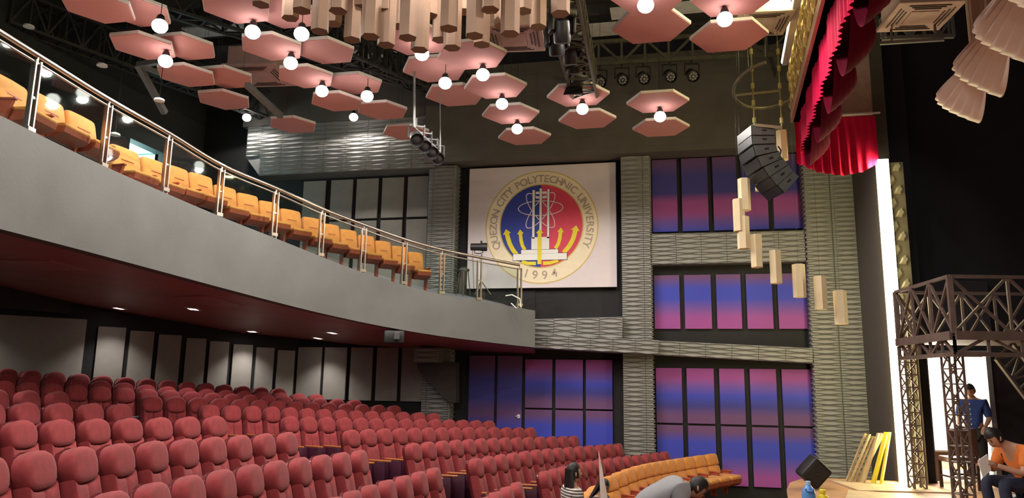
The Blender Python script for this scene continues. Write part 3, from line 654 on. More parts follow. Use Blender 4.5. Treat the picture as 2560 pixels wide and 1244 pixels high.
# ================================================================== SEAL BANNER
bx0, bx1, bz0, bz1 = -5.10, -1.27, 4.97, 8.15; BY = 18.30
BAN = thing('seal_banner', ((bx0+bx1)/2, BY, bz0), 'large white square banner with the round university seal on the side wall', 'banner')
MB().bbox(((bx0+bx1)/2, BY+0.03, (bz0+bz1)/2), (bx1-bx0, 0.06, bz1-bz0), 0.01).build('board', mat('banner white', (0.74, 0.66, 0.68), 0.7, var=0.02), BAN)
sc_c = PY(1352.8, 565.5, BY); K = 0.3376*PY(1353, 565, BY).y/1.0; K = (PY(1353+50, 565, BY).x-PY(1353-50, 565, BY).x)/100*0.3376
KZ = (PY(1353, 565-50, BY).z-PY(1353, 565+50, BY).z)/100*0.3376
SCX, SCZ = sc_c.x, sc_c.z
lay = [0]
def S(u, v, L): return V(SCX+(u-1045)*K, BY-0.004-0.003*L, SCZ-(v-550)*KZ)
def flat(name, pts, L, M, parent=BAN):
    mb = MB(); mb.prism([S(u, v, L) for u, v in pts], V(0, 0.006, 0)); return mb.build(name, M, parent)
def arc(cx, cy, r, a0, a1, n): return [(cx+r*math.cos(math.radians(a0+(a1-a0)*k/n)), cy-r*math.sin(math.radians(a0+(a1-a0)*k/n))) for k in range(n+1)]
C_CR = mat('seal cream', (0.86, 0.74, 0.52), 0.6, var=0.04); C_GO = mat('seal gold', (0.62, 0.45, 0.13), 0.5, var=0.05); C_BL = mat('seal blue', (0.022, 0.042, 0.31), 0.6, var=0.05)
C_RD = mat('seal red', (0.70, 0.045, 0.095), 0.6, var=0.05); C_WH = mat('seal white', (0.86, 0.84, 0.80), 0.6, var=0.02); C_YE = mat('seal yellow', (0.80, 0.66, 0.02), 0.6, var=0.05); C_TX = mat('seal lettering', (0.42, 0.33, 0.25), 0.6); C_PK = mat('seal pink line', (0.78, 0.62, 0.68), 0.6); C_DK = mat('seal outline', (0.03, 0.03, 0.08), 0.6)
flat('seal_edge', arc(1045, 552, 418, 0, 354, 60), 0, C_GO); flat('seal_ring', arc(1045, 552, 410, 0, 354, 60), 1, C_CR)
flat('inner_edge', arc(1045, 545, 312, 0, 354, 60), 2, C_GO)
flat('blue_half', arc(1045, 545, 303, 90, 270, 32), 3, C_BL); flat('red_half', arc(1045, 545, 303, -90, 90, 32), 3, C_RD)
def ringline(name, cx, cy, rx, ry, rot, wd, L, M):
    o_ = []; i_ = []; n = 48; a = math.radians(rot)
    for k in range(n):
        t = 2*PI*k/n
        for lst, dw in ((o_, wd/2), (i_, -wd/2)):
            x = (rx+dw)*math.cos(t); y = (ry+dw)*math.sin(t); lst.append(S(cx+x*math.cos(a)-y*math.sin(a), cy+x*math.sin(a)+y*math.cos(a), L))
    mb = MB(); bk = V(0, 0.006, 0)
    mb.grid([[p for p in o_], [p for p in i_]], close=True); mb.build(name, M, BAN)
ringline('atom_orbit', 1040, 415, 166, 55, 0, 7, 4, C_PK); ringline('atom_orbit', 1040, 432, 160, 52, 52, 7, 4.3, C_PK); ringline('atom_orbit', 1040, 432, 160, 52, -52, 7, 4.6, C_PK)
rect = lambda a, b, c, d: [(a, b), (c, b), (c, d), (a, d)]
for r in [(1003, 292, 1030, 309), (1053, 292, 1087, 309), (1003, 326, 1030, 342), (1053, 326, 1087, 342)]: flat('cross_bar', rect(*r), 5, C_WH)
for r in [(980, 278, 997, 640), (1033, 268, 1050, 640), (1090, 275, 1106, 640)]:
    flat('tower_outline', rect(r[0]-3, r[1]-3, r[2]+3, r[3]-12), 5, C_DK); flat('tower', rect(*r), 6, C_WH)
flat('monument_block', rect(975, 630, 1106, 724), 6, C_WH)
for r in [(900, 722, 1172, 752), (841, 751, 1235, 797)]:
    flat('step_outline', rect(r[0]-3, r[1]-3, r[2]+3, r[3]+3), 6, C_DK); flat('step', rect(*r), 7, C_WH)
def arrow(pts, w0, w1, head, L=6):
    """curved arrow: centre line points, widths, head length"""
    n = len(pts); lft = []; rgt = []
    for i, p in enumerate(pts):
        a = pts[max(i-1, 0)]; b = pts[min(i+1, n-1)]; dx, dy = b[0]-a[0], b[1]-a[1]; l = math.hypot(dx, dy); w_ = lerp(w0, w1, i/(n-1))/2
        lft.append((p[0]-dy/l*w_, p[1]+dx/l*w_)); rgt.append((p[0]+dy/l*w_, p[1]-dx/l*w_))
    mb = MB(); mb.grid([[S(*a, L), S(*b, L)] for a, b in zip(lft, rgt)])
    if head:
        a, b = pts[-2], pts[-1]; dx, dy = b[0]-a[0], b[1]-a[1]; l = math.hypot(dx, dy); dx /= l; dy /= l; hw = w1*0.95
        mb.add([S(b[0]-dy*hw, b[1]+dx*hw, L), S(b[0]+dx*head, b[1]+dy*head, L), S(b[0]+dy*hw, b[1]-dx*hw, L)], [(0, 1, 2)])
    mb.build('arrow', C_YE, BAN)
arrow([(868, 757), (835, 715), (812, 670), (798, 625), (792, 600)], 32, 34, 36)
arrow([(928, 722), (909, 690), (898, 650), (893, 603)], 26, 26, 34)
arrow([(1152, 716), (1172, 685), (1184, 645), (1189, 597)], 26, 26, 34)
arrow([(1212, 747), (1250, 705), (1278, 655), (1292, 610), (1296, 588)], 32, 34, 38)
arrow([(905, 806), (950, 820), (1010, 822)], 22, 26, 0); arrow([(1062, 822), (1115, 820), (1172, 804)], 26, 22, 0)
arrow([(1036, 828), (1036, 700), (1036, 602)], 30, 30, 32, 9)
def letters(text, r, a_mid, step, size, inward_=False, name='lettering'):
    mb = MB(); n = len(text)
    adv = {'I': 0.5, ' ': 0.6, '1': 0.8, 'Q': 1.22, 'O': 1.22, 'N': 1.12, 'U': 1.05, 'C': 1.1, 'H': 1.08, 'E': 0.88, 'T': 0.86, 'S': 0.86, 'L': 0.8, 'P': 0.88, 'Z': 0.98}
    ws = [adv.get(c, 0.97) for c in text]; tot = sum(ws); acc = 0
    for c, w_ in zip(text, ws):
        t = (acc + w_/2)/tot - 0.5; acc += w_
        if c == ' ': continue
        ang = a_mid - t*step if not inward_ else a_mid + t*step
        cu = bpy.data.curves.new('glyph', 'FONT'); cu.body = c; cu.size = size; cu.align_x = 'CENTER'; cu.align_y = 'CENTER'; cu.offset = 1.1
        ob = bpy.data.objects.new('glyph', cu); me = bpy.data.meshes.new_from_object(ob); A = math.radians(ang)
        rot = A - PI/2 if not inward_ else A + PI/2
        cx = 1045 + r*math.cos(A); cy = 552 - r*math.sin(A)
        vs = []
        for v in me.vertices:
            x = v.co.x*math.cos(rot)-v.co.y*math.sin(rot); y = v.co.x*math.sin(rot)+v.co.y*math.cos(rot); vs.append(S(cx+x, cy-y, 3))
        MB().add(vs, [tuple(p.vertices) for p in me.polygons]).build('letter', C_TX, BAN)
        bpy.data.objects.remove(ob); bpy.data.meshes.remove(me); bpy.data.curves.remove(cu)
letters('QUEZON CITY POLYTECHNIC UNIVERSITY', 356, 90, 233, 76)
letters('1994', 358, 270, 44, 86, True)
# ================================================================== STAGE
SZ = 1.02
edge = [V(2.55, 14.75, SZ), V(2.18, 14.44, SZ), V(1.93, 13.9, SZ), V(1.75, 13.0, SZ), V(1.63, 12.0, SZ), V(1.42, 10.5, SZ), V(1.15, 9, SZ), V(0.85, 7.5, SZ), V(0.5, 6, SZ), V(0.2, 4.5, SZ), V(-0.1, 3, SZ), V(-0.4, 1.5, SZ), V(-0.6, 0, SZ), V(-0.7, -3, SZ), V(9.5, -3, SZ), V(9.5, 14.75, SZ)]
st = MB(); st.prism([p - V(0, 0, 0.06) for p in edge], V(0, 0, 0.06)); STAGE = struct('floor_stage', st, STAGEF)
ap = MB(); ap.grid([[p + V(0.04, 0, -0.06), p + V(0.04, 0, -1.02)] for p in edge[:14]]); ap.grid([[edge[15] + V(0, 0, -.06), edge[15] + V(0, 0, -1.02)], [edge[0] + V(0, 0, -.06), edge[0] + V(0, 0, -1.02)]]); struct('trim_11', ap, mat('stage apron carpet', (0.42, 0.17, 0.10), 0.85, var=0.2))
# loose lighter plywood sheets on the stage
for k, (x0, x1, y0, y1, rz) in enumerate([(2.75, 4.2, 13.2, 14.4, 0.15), (2.5, 3.9, 11.6, 12.9, -0.25)]):
    o = MB().box(((x0+x1)/2, (y0+y1)/2, SZ+0.012+0.001*k), (x1-x0, y1-y0, 0.018), rz).build('plywood_sheet', mat('pale plywood', (0.66, 0.50, 0.32), 0.5, var=0.15))
    tag(o, ['pale plywood sheet lying on the stage by the light strip', 'pale plywood sheet lying on the stage in front of the other sheet'][k], 'board')
# ---------------------------------------------------------------- proscenium: return wall, light strip, relief border
PRX, PRY = 3.80, 14.35
rt = MB(); rt.prism([V(4.26, 18.5, 0), V(4.42, 18.5, 0), V(PRX+0.2, PRY-0.05, 0), V(PRX-0.02, PRY-0.05, 0)], V(0, 0, 9.6)); struct('wall_proscenium', rt, mat('taupe return wall', (0.085, 0.072, 0.055), 0.7, var=0.1))
st_t = PY(2193, 400, PRY-0.12); st_b = PY(2258, 1203, PRY-0.12)
LED1 = thing('light_strip', V(PRX+0.05, PRY-0.12, SZ), 'bright warm white vertical light strip on the proscenium edge', 'light')
MB().box((PRX+0.04, PRY-0.20, (SZ+6.72)/2), (0.18, 0.05, 6.72-SZ)).build('diffuser', LEDM, LED1)
MB().box((PRX+0.04, PRY-0.15, (SZ+6.72)/2), (0.22, 0.03, 6.72-SZ)).build('channel', WHITE, LED1)
def wash(name, loc, d, sx, sy, power, col, parent):
    l = bpy.data.lights.new(name, 'AREA'); l.shape = 'RECTANGLE'; l.size = sx; l.size_y = sy; l.energy = power; l.color = col
    o = bpy.data.objects.new(name, l); COL.objects.link(o); o.parent = parent; d = Vector(d).normalized(); z = -d; return o, z
def aim(o, parent, loc, yax, z):
    yax = Vector(yax).normalized(); x = yax.cross(z).normalized(); yy = z.cross(x); Mx = Matrix((x, yy, z)).transposed().to_4x4(); o.matrix_basis = parent.matrix_basis.inverted() @ Matrix.Translation(Vector(loc)) @ Mx
for nm, lx, dd, pw in (('strip_wash', -0.10, (-0.35, 1, 0), STRIP_W), ('strip_glow', -0.02, (-0.3, -1, 0), STRIP_W*0.8)):
    l_, z_ = wash(nm, None, dd, 0.08, 5.6, pw, (1.0, 0.86, 0.42), LED1); aim(l_, LED1, (PRX+lx, PRY-0.24, 3.9), (0, 0, 1), z_)
# carved relief border right of the strip
RB = MB().box((PRX+0.27, PRY+0.02, 3.85), (0.30, 0.12, 5.7)); RBO = struct('trim_12', RB, mat('relief backing', (0.30, 0.25, 0.12), 0.5))
rl = MB(); bmx = bmesh.new()
rme = MB().cushion([(-.06,-.11),(.05,-.06),(.06,.06),(-.03,.11),(-.07,.03)], [(1.0, 0.0), (.95, -.03), (.55, -.06)]).mesh('relief', mat('silver gold relief', (0.52, 0.45, 0.24), 0.4, 0.3, var=0.15), 20)
for k in range(26):
    o = link('relief', rme, RBO); o.location = (PRX+0.19+(0.13 if k % 2 else 0.02), PRY-0.04, SZ+0.2+k*0.215); o.rotation_euler = (0, 0.5 if k % 2 else -0.4, 0)
# black legs and upper black masking of the wing
struct('wall_right', MB().box((4.22, 14.62, 5.5), (0.42, 0.06, 9.4)).box((7.6, 14.95, 7.4), (7.2, 0.1, 8.4)).box((7.55, 14.72, 2.1), (4.3, 0.08, 2.3)).box((4.95, 14.72, 3.9), (1.2, 0.08, 1.3)), mat('black wing drape', (0.014, 0.013, 0.018), 0.9))
# bright room behind the doorway
dl = PY(2315, 900, 14.7); dr_ = PY(2458, 900, 14.7)
rm = MB(); X0, X1 = 4.30, 6.0
rm.box((5.4, 17.2, 2.2), (2.4, 0.1, 2.6)); rm.box((X0-0.05, 16.0, 2.2), (0.1, 2.5, 2.6)); rm.box((6.6, 16.0, 2.2), (0.1, 2.5, 2.6)); rm.box((5.45, 16.0, 3.5), (2.4, 2.5, 0.1)); rm.box((5.45, 16.0, 0.97), (2.4, 2.6, 0.1))
struct('wall_dressing_room', rm, mat('warm white room paint', (0.85, 0.80, 0.72), 0.8))
struct('baseboard_dressing_room', MB().box((5.45, 17.13, 1.13), (2.2, 0.04, 0.24)), mat('tan skirting', (0.55, 0.36, 0.24), 0.6))
rl_ = thing('room_lamp', (5.0, 15.9, 3.42), 'ceiling lamp of the white room behind the stage doorway', 'lamp'); MB().lathe([(.16, 0.02), (.15, -.05), (.05, -.07)], (5.0, 15.9, 3.42), 16).build('diffuser', mat('room lamp', (1,1,1), 0.5, emit=(1,.97,.9), estr=8), rl_)
pl = bpy.data.lights.new('room_light', 'POINT'); pl.energy = 260; pl.color = (1, 0.95, 0.86); pl.shadow_soft_size = 0.25; plo = bpy.data.objects.new('room_light', pl); COL.objects.link(plo); plo.parent = rl_; plo.location = (0, 0, -0.3)
dj = MB(); 
for x in (dl.x-0.04, dr_.x+0.05): dj.box((x, 14.68, 2.1), (0.08, 0.14, 2.3))
dj.box(((dl.x+dr_.x)/2, 14.68, 3.26), (dr_.x-dl.x+0.2, 0.14, 0.08)); D3 = struct('door_3', dj, mat('grey door frame', (0.16, 0.17, 0.17), 0.5))
# ---------------------------------------------------------------- canopy header with gold relief, led tube on top
H0 = V(2.33, 14.1, 7.5); H1 = V(1.35, -1.0, 7.5); hd = (H1-H0).normalized(); hn = V(hd.y, -hd.x, 0)      # hn points to the audience
if hn.x > 0: hn = -hn
hb_ = MB(); hb_.prism([H0, H1, H1 - hn*0.12, H0 - hn*0.12], V(0, 0, 1.15)); HEADER = struct('trim_13', hb_, mat('header gold ground', (0.42, 0.28, 0.09), 0.5, var=0.15))
MB().prism([H0 + hn*0.05, H1 + hn*0.05, H1 - hn*0.12, H0 - hn*0.12], V(0, 0, 0.16)).build('border', mat('rose beige border', (0.55, 0.36, 0.26), 0.5), HEADER)
gme = MB().cushion([(-.05,-.16),(.03,-.10),(.07,.0),(.02,.17),(-.05,.05)], [(1.0, 0.0), (.9, -.04), (.4, -.07)]).mesh('relief', GOLD, 20)
LN = (H1-H0).length; ah = math.atan2(-hd.y, -hd.x)
k = 0
for r in range(3):
    for i in range(34):
        s = 0.12 + i*0.27 + (0.13 if r % 2 else 0)
        if s > 9: continue
        o = link('relief', gme, HEADER); p = H0 + hd*s + hn*0.005 + V(0, 0, 0.34+r*0.27)
        o.matrix_basis = Matrix.Translation(p) @ Matrix.Rotation(ah - PI, 4, 'Z') @ Matrix.Rotation(0.35 if (i+r) % 2 else -0.35, 4, 'Y') if False else Matrix.Translation(p) @ Matrix.Rotation(math.atan2(hn.y, hn.x)+PI/2, 4, 'Z') @ Matrix.Rotation(0.35 if (i+r) % 2 else -0.35, 4, 'Y')
LED2 = thing('light_strip', H0 + V(0, 0, 1.2), 'bright warm white light tube along the top of the gold stage header', 'light')
MB().tube([H0 + hn*0.10 + V(0, 0, 1.22), H1 + hn*0.10 + V(0, 0, 1.22)], 0.06, 10).build('diffuser', LEDM, LED2)
MB().beam(H0 + hn*0.04 + V(0, 0, 1.16), H1 + hn*0.04 + V(0, 0, 1.16), 0.2, 0.03).build('channel', WHITE, LED2)
for dd, pw in (((-0.8, 0, 0.5), TUBE_W), ((-0.7, 0.1, -0.7), TUBE_W*0.5)):
    d3 = hn*abs(dd[0]) + V(0, 0, dd[2]); l_, z_ = wash('tube_wash', None, d3, 0.1, 9.0, pw, (1.0, 0.86, 0.42), LED2); aim(l_, LED2, H0.lerp(H1, 0.31) + hn*0.2 + V(0, 0, 1.22), hd, z_)
# pale acoustic boards on the ceiling lit by the tube
# ---------------------------------------------------------------- curtains
VAL = thing('stage_valance', H0, 'crimson pleated stage valance with shaded red swags along the header', 'curtain')
def val_pt(s, z, off): return H0 + hd*s - hn*(0.10+off) + V(0, 0, z)
rows = []
NS = 1400
for j in range(9):
    z = lerp(0.02, -0.62, j/8); r = []
    for i in range(NS):
        s = 13.5*i/(NS-1); off = 0.024*math.sin(s*2*PI/0.16) * (0.35+0.65*j/8) + 0.02*math.sin(s*7)
        r.append(val_pt(s, z, off))
    rows.append(r)
MB().grid(rows).build('pleated_curtain', CURT, VAL, 60)
def swag(parent, s0, s1, z_top, drop, off0, fn, material, name='swag', folds=9, out=0.22):
    rows = []; n = 22
    for j in range(folds*8+1):
        t = j/(folds*8); r = []
        for i in range(n+1):
            u = i/n; sag = 1-(2*u-1)**2
            z = z_top - 0.03*t*(1-sag) - drop*sag*(0.05+0.95*t)
            wav = 0.03*math.sin(t*folds*2*PI)*sag
            o = off0 + out*math.sin(PI*t**0.8)*sag**0.7 + wav; z += wav*0.4
            r.append(fn(lerp(s0, s1, u), z, o))
        rows.append(r)
    return MB().grid(rows).build(name, material, parent, 60)
for k in range(8): swag(VAL, 0.1+k*1.35, 0.1+(k+1)*1.35+0.12, -0.38, 0.72, 0.0, lambda s, z, o: val_pt(s, z, 0.04+o*0.8), CURT_SHADE, out=0.42)
# side curtain between header end and proscenium
SCU = thing('side_curtain', V(3.0, 14.2, 6.4), 'flat crimson curtain piece hanging at the end of the valance', 'curtain')
sa = V(2.36, 14.12, 0); sbb = V(3.78, 14.18, 0); rows = []
ztp = PY(2160, 289, 14.15).z
for j in range(10):
    r = []
    for i in range(121):
        u = i/120; zb_ = PY(2000+230*u, interp([0, .25, .55, .8, 1], [408, 430, 438, 428, 404], u), 14.15).z
        z = lerp(ztp, zb_, j/9); p = lerp(sa, sbb, u); r.append(V(p.x, p.y + 0.03*math.sin(u*2*PI*9)*(j/9) + 0.01*math.sin(u*60), z))
    rows.append(r)
MB().grid(rows).build('cloth', CURT, SCU, 60)
MB().beam((3.05, 14.1, ztp+0.03), (3.85, 14.12, ztp+0.03), 0.03).build('batten', WHITE, SCU)  # white strip stands in for light through the gap above the cloth
struct('wall_canopy', MB().box((3.15, 14.35, PY(2160, 285, 14.3).z+0.75), (1.6, 0.06, 1.5)), mat('rosy canopy board', (0.46, 0.30, 0.26), 0.7))
# cream swag border, further upstage
CRV = thing('cream_valance', PD(2420, 200, 8.6), 'draped cream satin swag border hanging over the stage', 'curtain')
C0 = PZ(2450, 316, 5.85); C1 = PZ(2598, 140, 5.85); C0.z = C1.z = 6.6; cdv = (C1-C0).normalized(); cn = V(cdv.y, -cdv.x, 0)
if cn.dot(CAM-C0) < 0: cn = -cn
cp = lambda s, z, o: C0 + cdv*s + cn*o + V(0, 0, z)
rows = []
for j in range(8):
    r = []
    for i in range(100):
        s = -0.25 + 4.2*i/99; r.append(cp(s, 1.2-1.3*j/7 - (0.25*max(0, 0.25-s) if j > 5 else 0), 0.03*math.sin(s*9)+0.012*math.sin(s*31)))
    rows.append(r)
MB().grid(rows).build('upper_cloth', CREAMC, CRV, 60)
for k, (a, b, zt3, dp) in enumerate([(-0.35, 0.75, -0.1, 0.66), (0.55, 1.65, -0.05, 0.72), (1.45, 2.55, 0.0, 0.75), (2.35, 3.5, 0.0, 0.75)]): swag(CRV, a, b, zt3, dp, 0.05, cp, CREAMC, folds=10, out=0.42)
# ================================================================== RIGGING
def truss(mb, a, b, w, h, n, r=0.025, up=V(0,0,1)):
    """box lattice girder from a to b; w sideways, h along up"""
    a = Vector(a); b = Vector(b); d = (b-a).normalized(); x = d.cross(up).normalized()*w/2; z = x.cross(d).normalized()*h/2
    cs = [(-1,-1),(1,-1),(1,1),(-1,1)]
    for i, j in cs: mb.beam(a+i*x+j*z, b+i*x+j*z, r*2)
    for k in range(n):
        p = a.lerp(b, k/n); q = a.lerp(b, (k+1)/n)
        for s in range(4):
            c0 = cs[s]; c1 = cs[(s+1) % 4]; A = p+c0[0]*x+c0[1]*z; B = p+c1[0]*x+c1[1]*z; Cq = q+c1[0]*x+c1[1]*z; Aq = q+c0[0]*x+c0[1]*z
            mb.beam(A, B, r*1.3); mb.beam(A, Cq, r*1.3) if k % 2 == 0 else mb.beam(B, Aq, r*1.3)
def flat_truss(mb, a, b, h, n, r=0.04, up=V(0,0,1)):
    a = Vector(a); b = Vector(b); mb.beam(a, b, r*1.6); mb.beam(a+up*h, b+up*h, r*1.6)
    for k in range(n+1):
        p = a.lerp(b, k/n); mb.beam(p, p+up*h, r)
        if k < n:
            q = a.lerp(b, (k+1)/n); mb.beam(p, q+up*h, r) if k % 2 == 0 else mb.beam(p+up*h, q, r)
def roof_truss(name, mb, lab, m_=None, loc=None):
    o = thing(name, loc or mb.v[0], lab, 'truss', 'roof girders'); mb.build('lattice', m_ or TRUSSM, o); return o
mb = MB(); flat_truss(mb, PY(1440, 163, 16.5), PY(1980, 132, 16.5), 0.55, 9, 0.05); [mb.beam(PY(x_, 163-31*(x_-1440)/540, 16.5), PY(x_, 163-31*(x_-1440)/540, 16.5)+V(0, 1.35, 0), .08) for x_ in (1460, 1960)]; roof_truss('lighting_girder', mb, 'khaki lattice girder with round spotlights high on the side wall')
mb = MB(); truss(mb, PD(1395, -60, 9.5), PD(1462, 215, 14.2), 0.45, 0.45, 12, 0.022); roof_truss('roof_girder', mb, 'dark lattice girder behind the cluster of black moving lights')
DRK = mat('dark roof steel', (0.05, 0.046, 0.045), 0.6, 0.2, var=0.2); GRT = mat('grey roof steel', (0.21, 0.21, 0.205), 0.5, 0.3)
for k, (a, b, lab) in enumerate([((330, -40), (1250, 330), 'long dark roof girder sloping behind the red hexagons'), ((560, -40), (1190, 300), 'dark roof girder beside the tan prisms'), ((20, 20), (760, 330), 'dark roof girder over the balcony end')]):
    A = PZ(*a, 10.1); B = PZ(*b, 10.1)
    if (B-A).length > 30: B = A + (B-A).normalized()*16
    B.y = min(B.y, 17.8); mb = MB(); truss(mb, A, B, 0.35, 0.7, 18, 0.03); roof_truss('roof_girder', mb, lab, DRK)
# purlins and pale roof sheets seen between
for k in range(9):
    y = 5.5+k*1.45; mb = MB(); mb.beam((-13, y, 10.95), (6, y, 10.95), 0.12, 0.22); o = mb.build('roof_purlin', DRK); tag(o, 'dark roof purlin under the roof deck, %s counted from the camera side' % ordn(k+1), 'beam', 'roof purlins')
for k, (x, y, sx, sy, lab) in enumerate([(545, 75, 1.6, 0.5, 'pale roof light sheet left of the paired big hexagons'), (965, 130, 1.7, 0.5, 'pale roof light sheet below the tan prisms'), (1490, 75, 3.0, 0.6, 'pale duct strip behind the moving lights'), (1700, 20, 3.0, 0.5, 'pale roof strip at the top above the beige hexagons')]):
    p = PZ(x, y, 10.7); o = MB().box(p, (sx, sy, 0.04)).build('roof_sheet', mat('pale roof sheet', (0.55, 0.55, 0.56), 0.7)); tag(o, lab, 'roof sheet')
# grey braced strut at the left
t0 = PD(345, 162, 13.5); st = thing('roof_strut', t0, 'light grey forked roof strut above the balcony at the left', 'strut')
mb = MB(); mb.beam(t0, PD(412, 282, 14.3), 0.10); mb.beam(t0, PD(410, 152, 13.2), 0.09); mb.beam(t0, PD(405, 185, 13.9), 0.08); mb.build('bracket', GRT, st)
o = MB().beam(PD(618, 212, 13.5), PD(702, 290, 15), 0.10).build('roof_strut', GRT); tag(o, 'light grey slanting roof strut below the ceiling air unit', 'strut')
# air conditioning cassettes
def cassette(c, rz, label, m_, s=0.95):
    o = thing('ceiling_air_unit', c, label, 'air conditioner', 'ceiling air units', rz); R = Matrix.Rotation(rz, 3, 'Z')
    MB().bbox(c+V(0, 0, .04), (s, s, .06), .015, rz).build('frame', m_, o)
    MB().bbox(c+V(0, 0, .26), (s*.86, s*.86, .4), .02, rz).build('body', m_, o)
    g = mat('louvre dark', (0.10, 0.07, 0.065), 0.6)
    for a in range(4):
        r = R @ Matrix.Rotation(a*PI/2, 3, 'Z')
        for j in range(3): MB().box(c + r @ V(0, s*(.40-.055*j), 0.003), (s*(.62-.11*j), .016, .012), rot=r).build('louvre', g, o)
    MB().bbox(c+V(0, 0, .004), (s*.42, s*.42, .012), .004, rz).build('grille', m_, o)
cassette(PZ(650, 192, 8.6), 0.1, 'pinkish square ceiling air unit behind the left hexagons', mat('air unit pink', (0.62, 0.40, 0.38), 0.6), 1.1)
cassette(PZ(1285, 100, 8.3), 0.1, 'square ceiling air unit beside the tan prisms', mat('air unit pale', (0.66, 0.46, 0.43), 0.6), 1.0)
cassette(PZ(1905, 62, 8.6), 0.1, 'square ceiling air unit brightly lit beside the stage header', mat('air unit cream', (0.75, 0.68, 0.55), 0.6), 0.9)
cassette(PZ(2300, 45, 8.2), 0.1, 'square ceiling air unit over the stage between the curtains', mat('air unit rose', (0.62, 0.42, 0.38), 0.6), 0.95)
# pipe frame over the stage
mb = MB(); flat_truss(mb, PD(2205, 96, 12.6), PD(2385, 90, 12.3), 0.35, 5, 0.04); [mb.beam(PD(x_, 94, 12.5), PD(x_, 94, 12.5)+V(0, 0, 2.7), .03) for x_ in (2215, 2375)]; roof_truss('stage_girder', mb, 'grey lattice girder over the stage between the curtains', GRT)
o = MB().tube([PD(2200, 108, 11.8), PD(2360, 98, 11.5)], 0.035).beam(PD(2230, 106, 11.75), PD(2230, 106, 11.75)+V(0, 0, 3.2), .03).beam(PD(2340, 99, 11.55), PD(2340, 99, 11.55)+V(0, 0, 3.2), .03).build('pipe_batten', GRT); tag(o, 'grey pipe batten under the stage girder', 'pipe')
# stage par lights
def par_can(c, aim, label, s=1.0, m_=None, group='par lights', lens=None, hang=.15):
    o = thing('par_light', c, label, 'stage light', group); d = (Vector(aim)-c).normalized(); R = d.to_track_quat('Z', 'Y').to_matrix()
    m_ = m_ or BLACK
    MB().lathe([(.04*s, -.16*s), (.085*s, -.12*s), (.10*s, .10*s), (.112*s, .12*s), (.10*s, .115*s), (.085*s, .07*s)], c, 18, R).build('housing', m_, o, 40)
    MB().lathe([(.085*s, .075*s), (.05*s, .09*s), (.01*s, .095*s)], c, 18, R).build('lens', lens or mat('par lens', (0.035, 0.032, 0.032), 0.3), o, 40)
    y = MB(); sx = R @ V(.12*s, 0, 0); tp = c + V(0, 0, .2*s)
    y.beam(c+sx, tp+sx, .02*s); y.beam(c-sx, tp-sx, .02*s); y.beam(tp+sx, tp-sx, .02*s); y.tube([tp, tp+V(0, 0, hang)], .012*s); y.build('yoke', m_, o)
    return o
pg = [(1500, 202), (1555, 197), (1608, 194), (1674, 189), (1730, 187)]
for i, (x, y) in enumerate(pg):
    c = PY(x, y, 16.5); o = par_can(c, c+V(0.6, -3, -2.2), 'dark round led spotlight hanging under the khaki girder, %s from the left' % ordn(i+1), 1.35, hang=max(.1, PY(x, 163-31*(x-1440)/540, 16.5).z-c.z-.27))
    R = (V(0.6, -3, -2.2)).normalized(); mb = MB()
    q = R.to_track_quat('Z', 'Y').to_matrix()
    for k in range(8): mb.lathe([(.028, .0), (.02, .012)], c + q @ V(.075*math.cos(k*PI/4), .075*math.sin(k*PI/4), .135), 8, q)
    mb.lathe([(.028, .0), (.02, .012)], c+q @ V(0, 0, .135), 8, q); mb.build('led_lens', mat('led lens grey', (0.30, 0.29, 0.30), 0.3), o)
# light bar on a pole in front of the tiled fascia
pole = thing('light_bar', PD(1036, 320, 13.5), 'hanging pole with a slanting bar of black par lights near the left pillar', 'stage light bar')
MB().tube([PD(1036, 60, 13.5), PD(1036, 318, 13.5)], .022).build('pole', GRT, pole)
MB().tube([PD(1034, 316, 13.5), PD(1100, 380, 14.4)], .022).build('bar', GRT, pole)
MB().tube([PD(1100, 170, 14.4), PD(1101, 380, 14.4)], .012).build('wire', GRT, pole)
for i, (x, y) in enumerate([(1040, 345), (1060, 362), (1078, 377), (1092, 392)]):
    c = PD(x, y, 13.5+.3*i); par_can(c, c+V(1.2, -2, -1.6), 'black par light on the slanting hanging bar, %s from the pole' % ordn(i+1), 1.15, BLACK)
# moving head cluster
MH = [(1405, 65), (1392, 100), (1425, 125), (1432, 150), (1442, 178)]
for i, (x, y) in enumerate(MH):
    c = PD(x, y, 9.8+.9*i); o = thing('moving_head_light', c, 'black moving head light in the hanging cluster, %s from the top' % ordn(i+1), 'stage light', 'moving head lights')
    s = 1.0
    MB().bbox(c+V(0, 0, .16), (.34, .28, .12), .03, .5).build('base', BLACK, o, 40); MB().tube([c+V(0, 0, .2), V(c.x, c.y, 11.29)], .015).build('hanging_rod', BLACK, o)
    for sx in (-1, 1): MB().bbox(c+Matrix.Rotation(.5, 3, 'Z') @ V(.15*sx, 0, 0.02), (.05, .16, .26), .02, .5).build('yoke_arm', BLACK, o, 40)
    MB().lathe([(.05, .16), (.105, .13), (.12, 0), (.115, -.12), (.10, -.15), (.02, -.14)], c+V(0, 0, -.08), 12, Matrix.Rotation(.35, 3, 'X')).build('head', BLACK, o, 40)
c = PD(1437, 212, 13.6); o = thing('stage_light', c, 'black box shaped stage light hanging in front of a hexagon', 'stage light')
MB().bbox(c, (.26, .3, .34), .04, .4, Matrix.Rotation(.4, 3, 'Z') @ Matrix.Rotation(.5, 3, 'X')).build('housing', BLACK, o, 40); MB().tube([c+V(0, 0, .1), c+V(0, 0, .55)], .02).build('clamp', BLACK, o)
MB().prism([c+V(-.14, -.16, -.10), c+V(.14, -.16, -.10), c+V(.18, -.22, -.26), c+V(-.18, -.22, -.26)], V(0, .02, 0)).build('barn_door', BLACK, o)
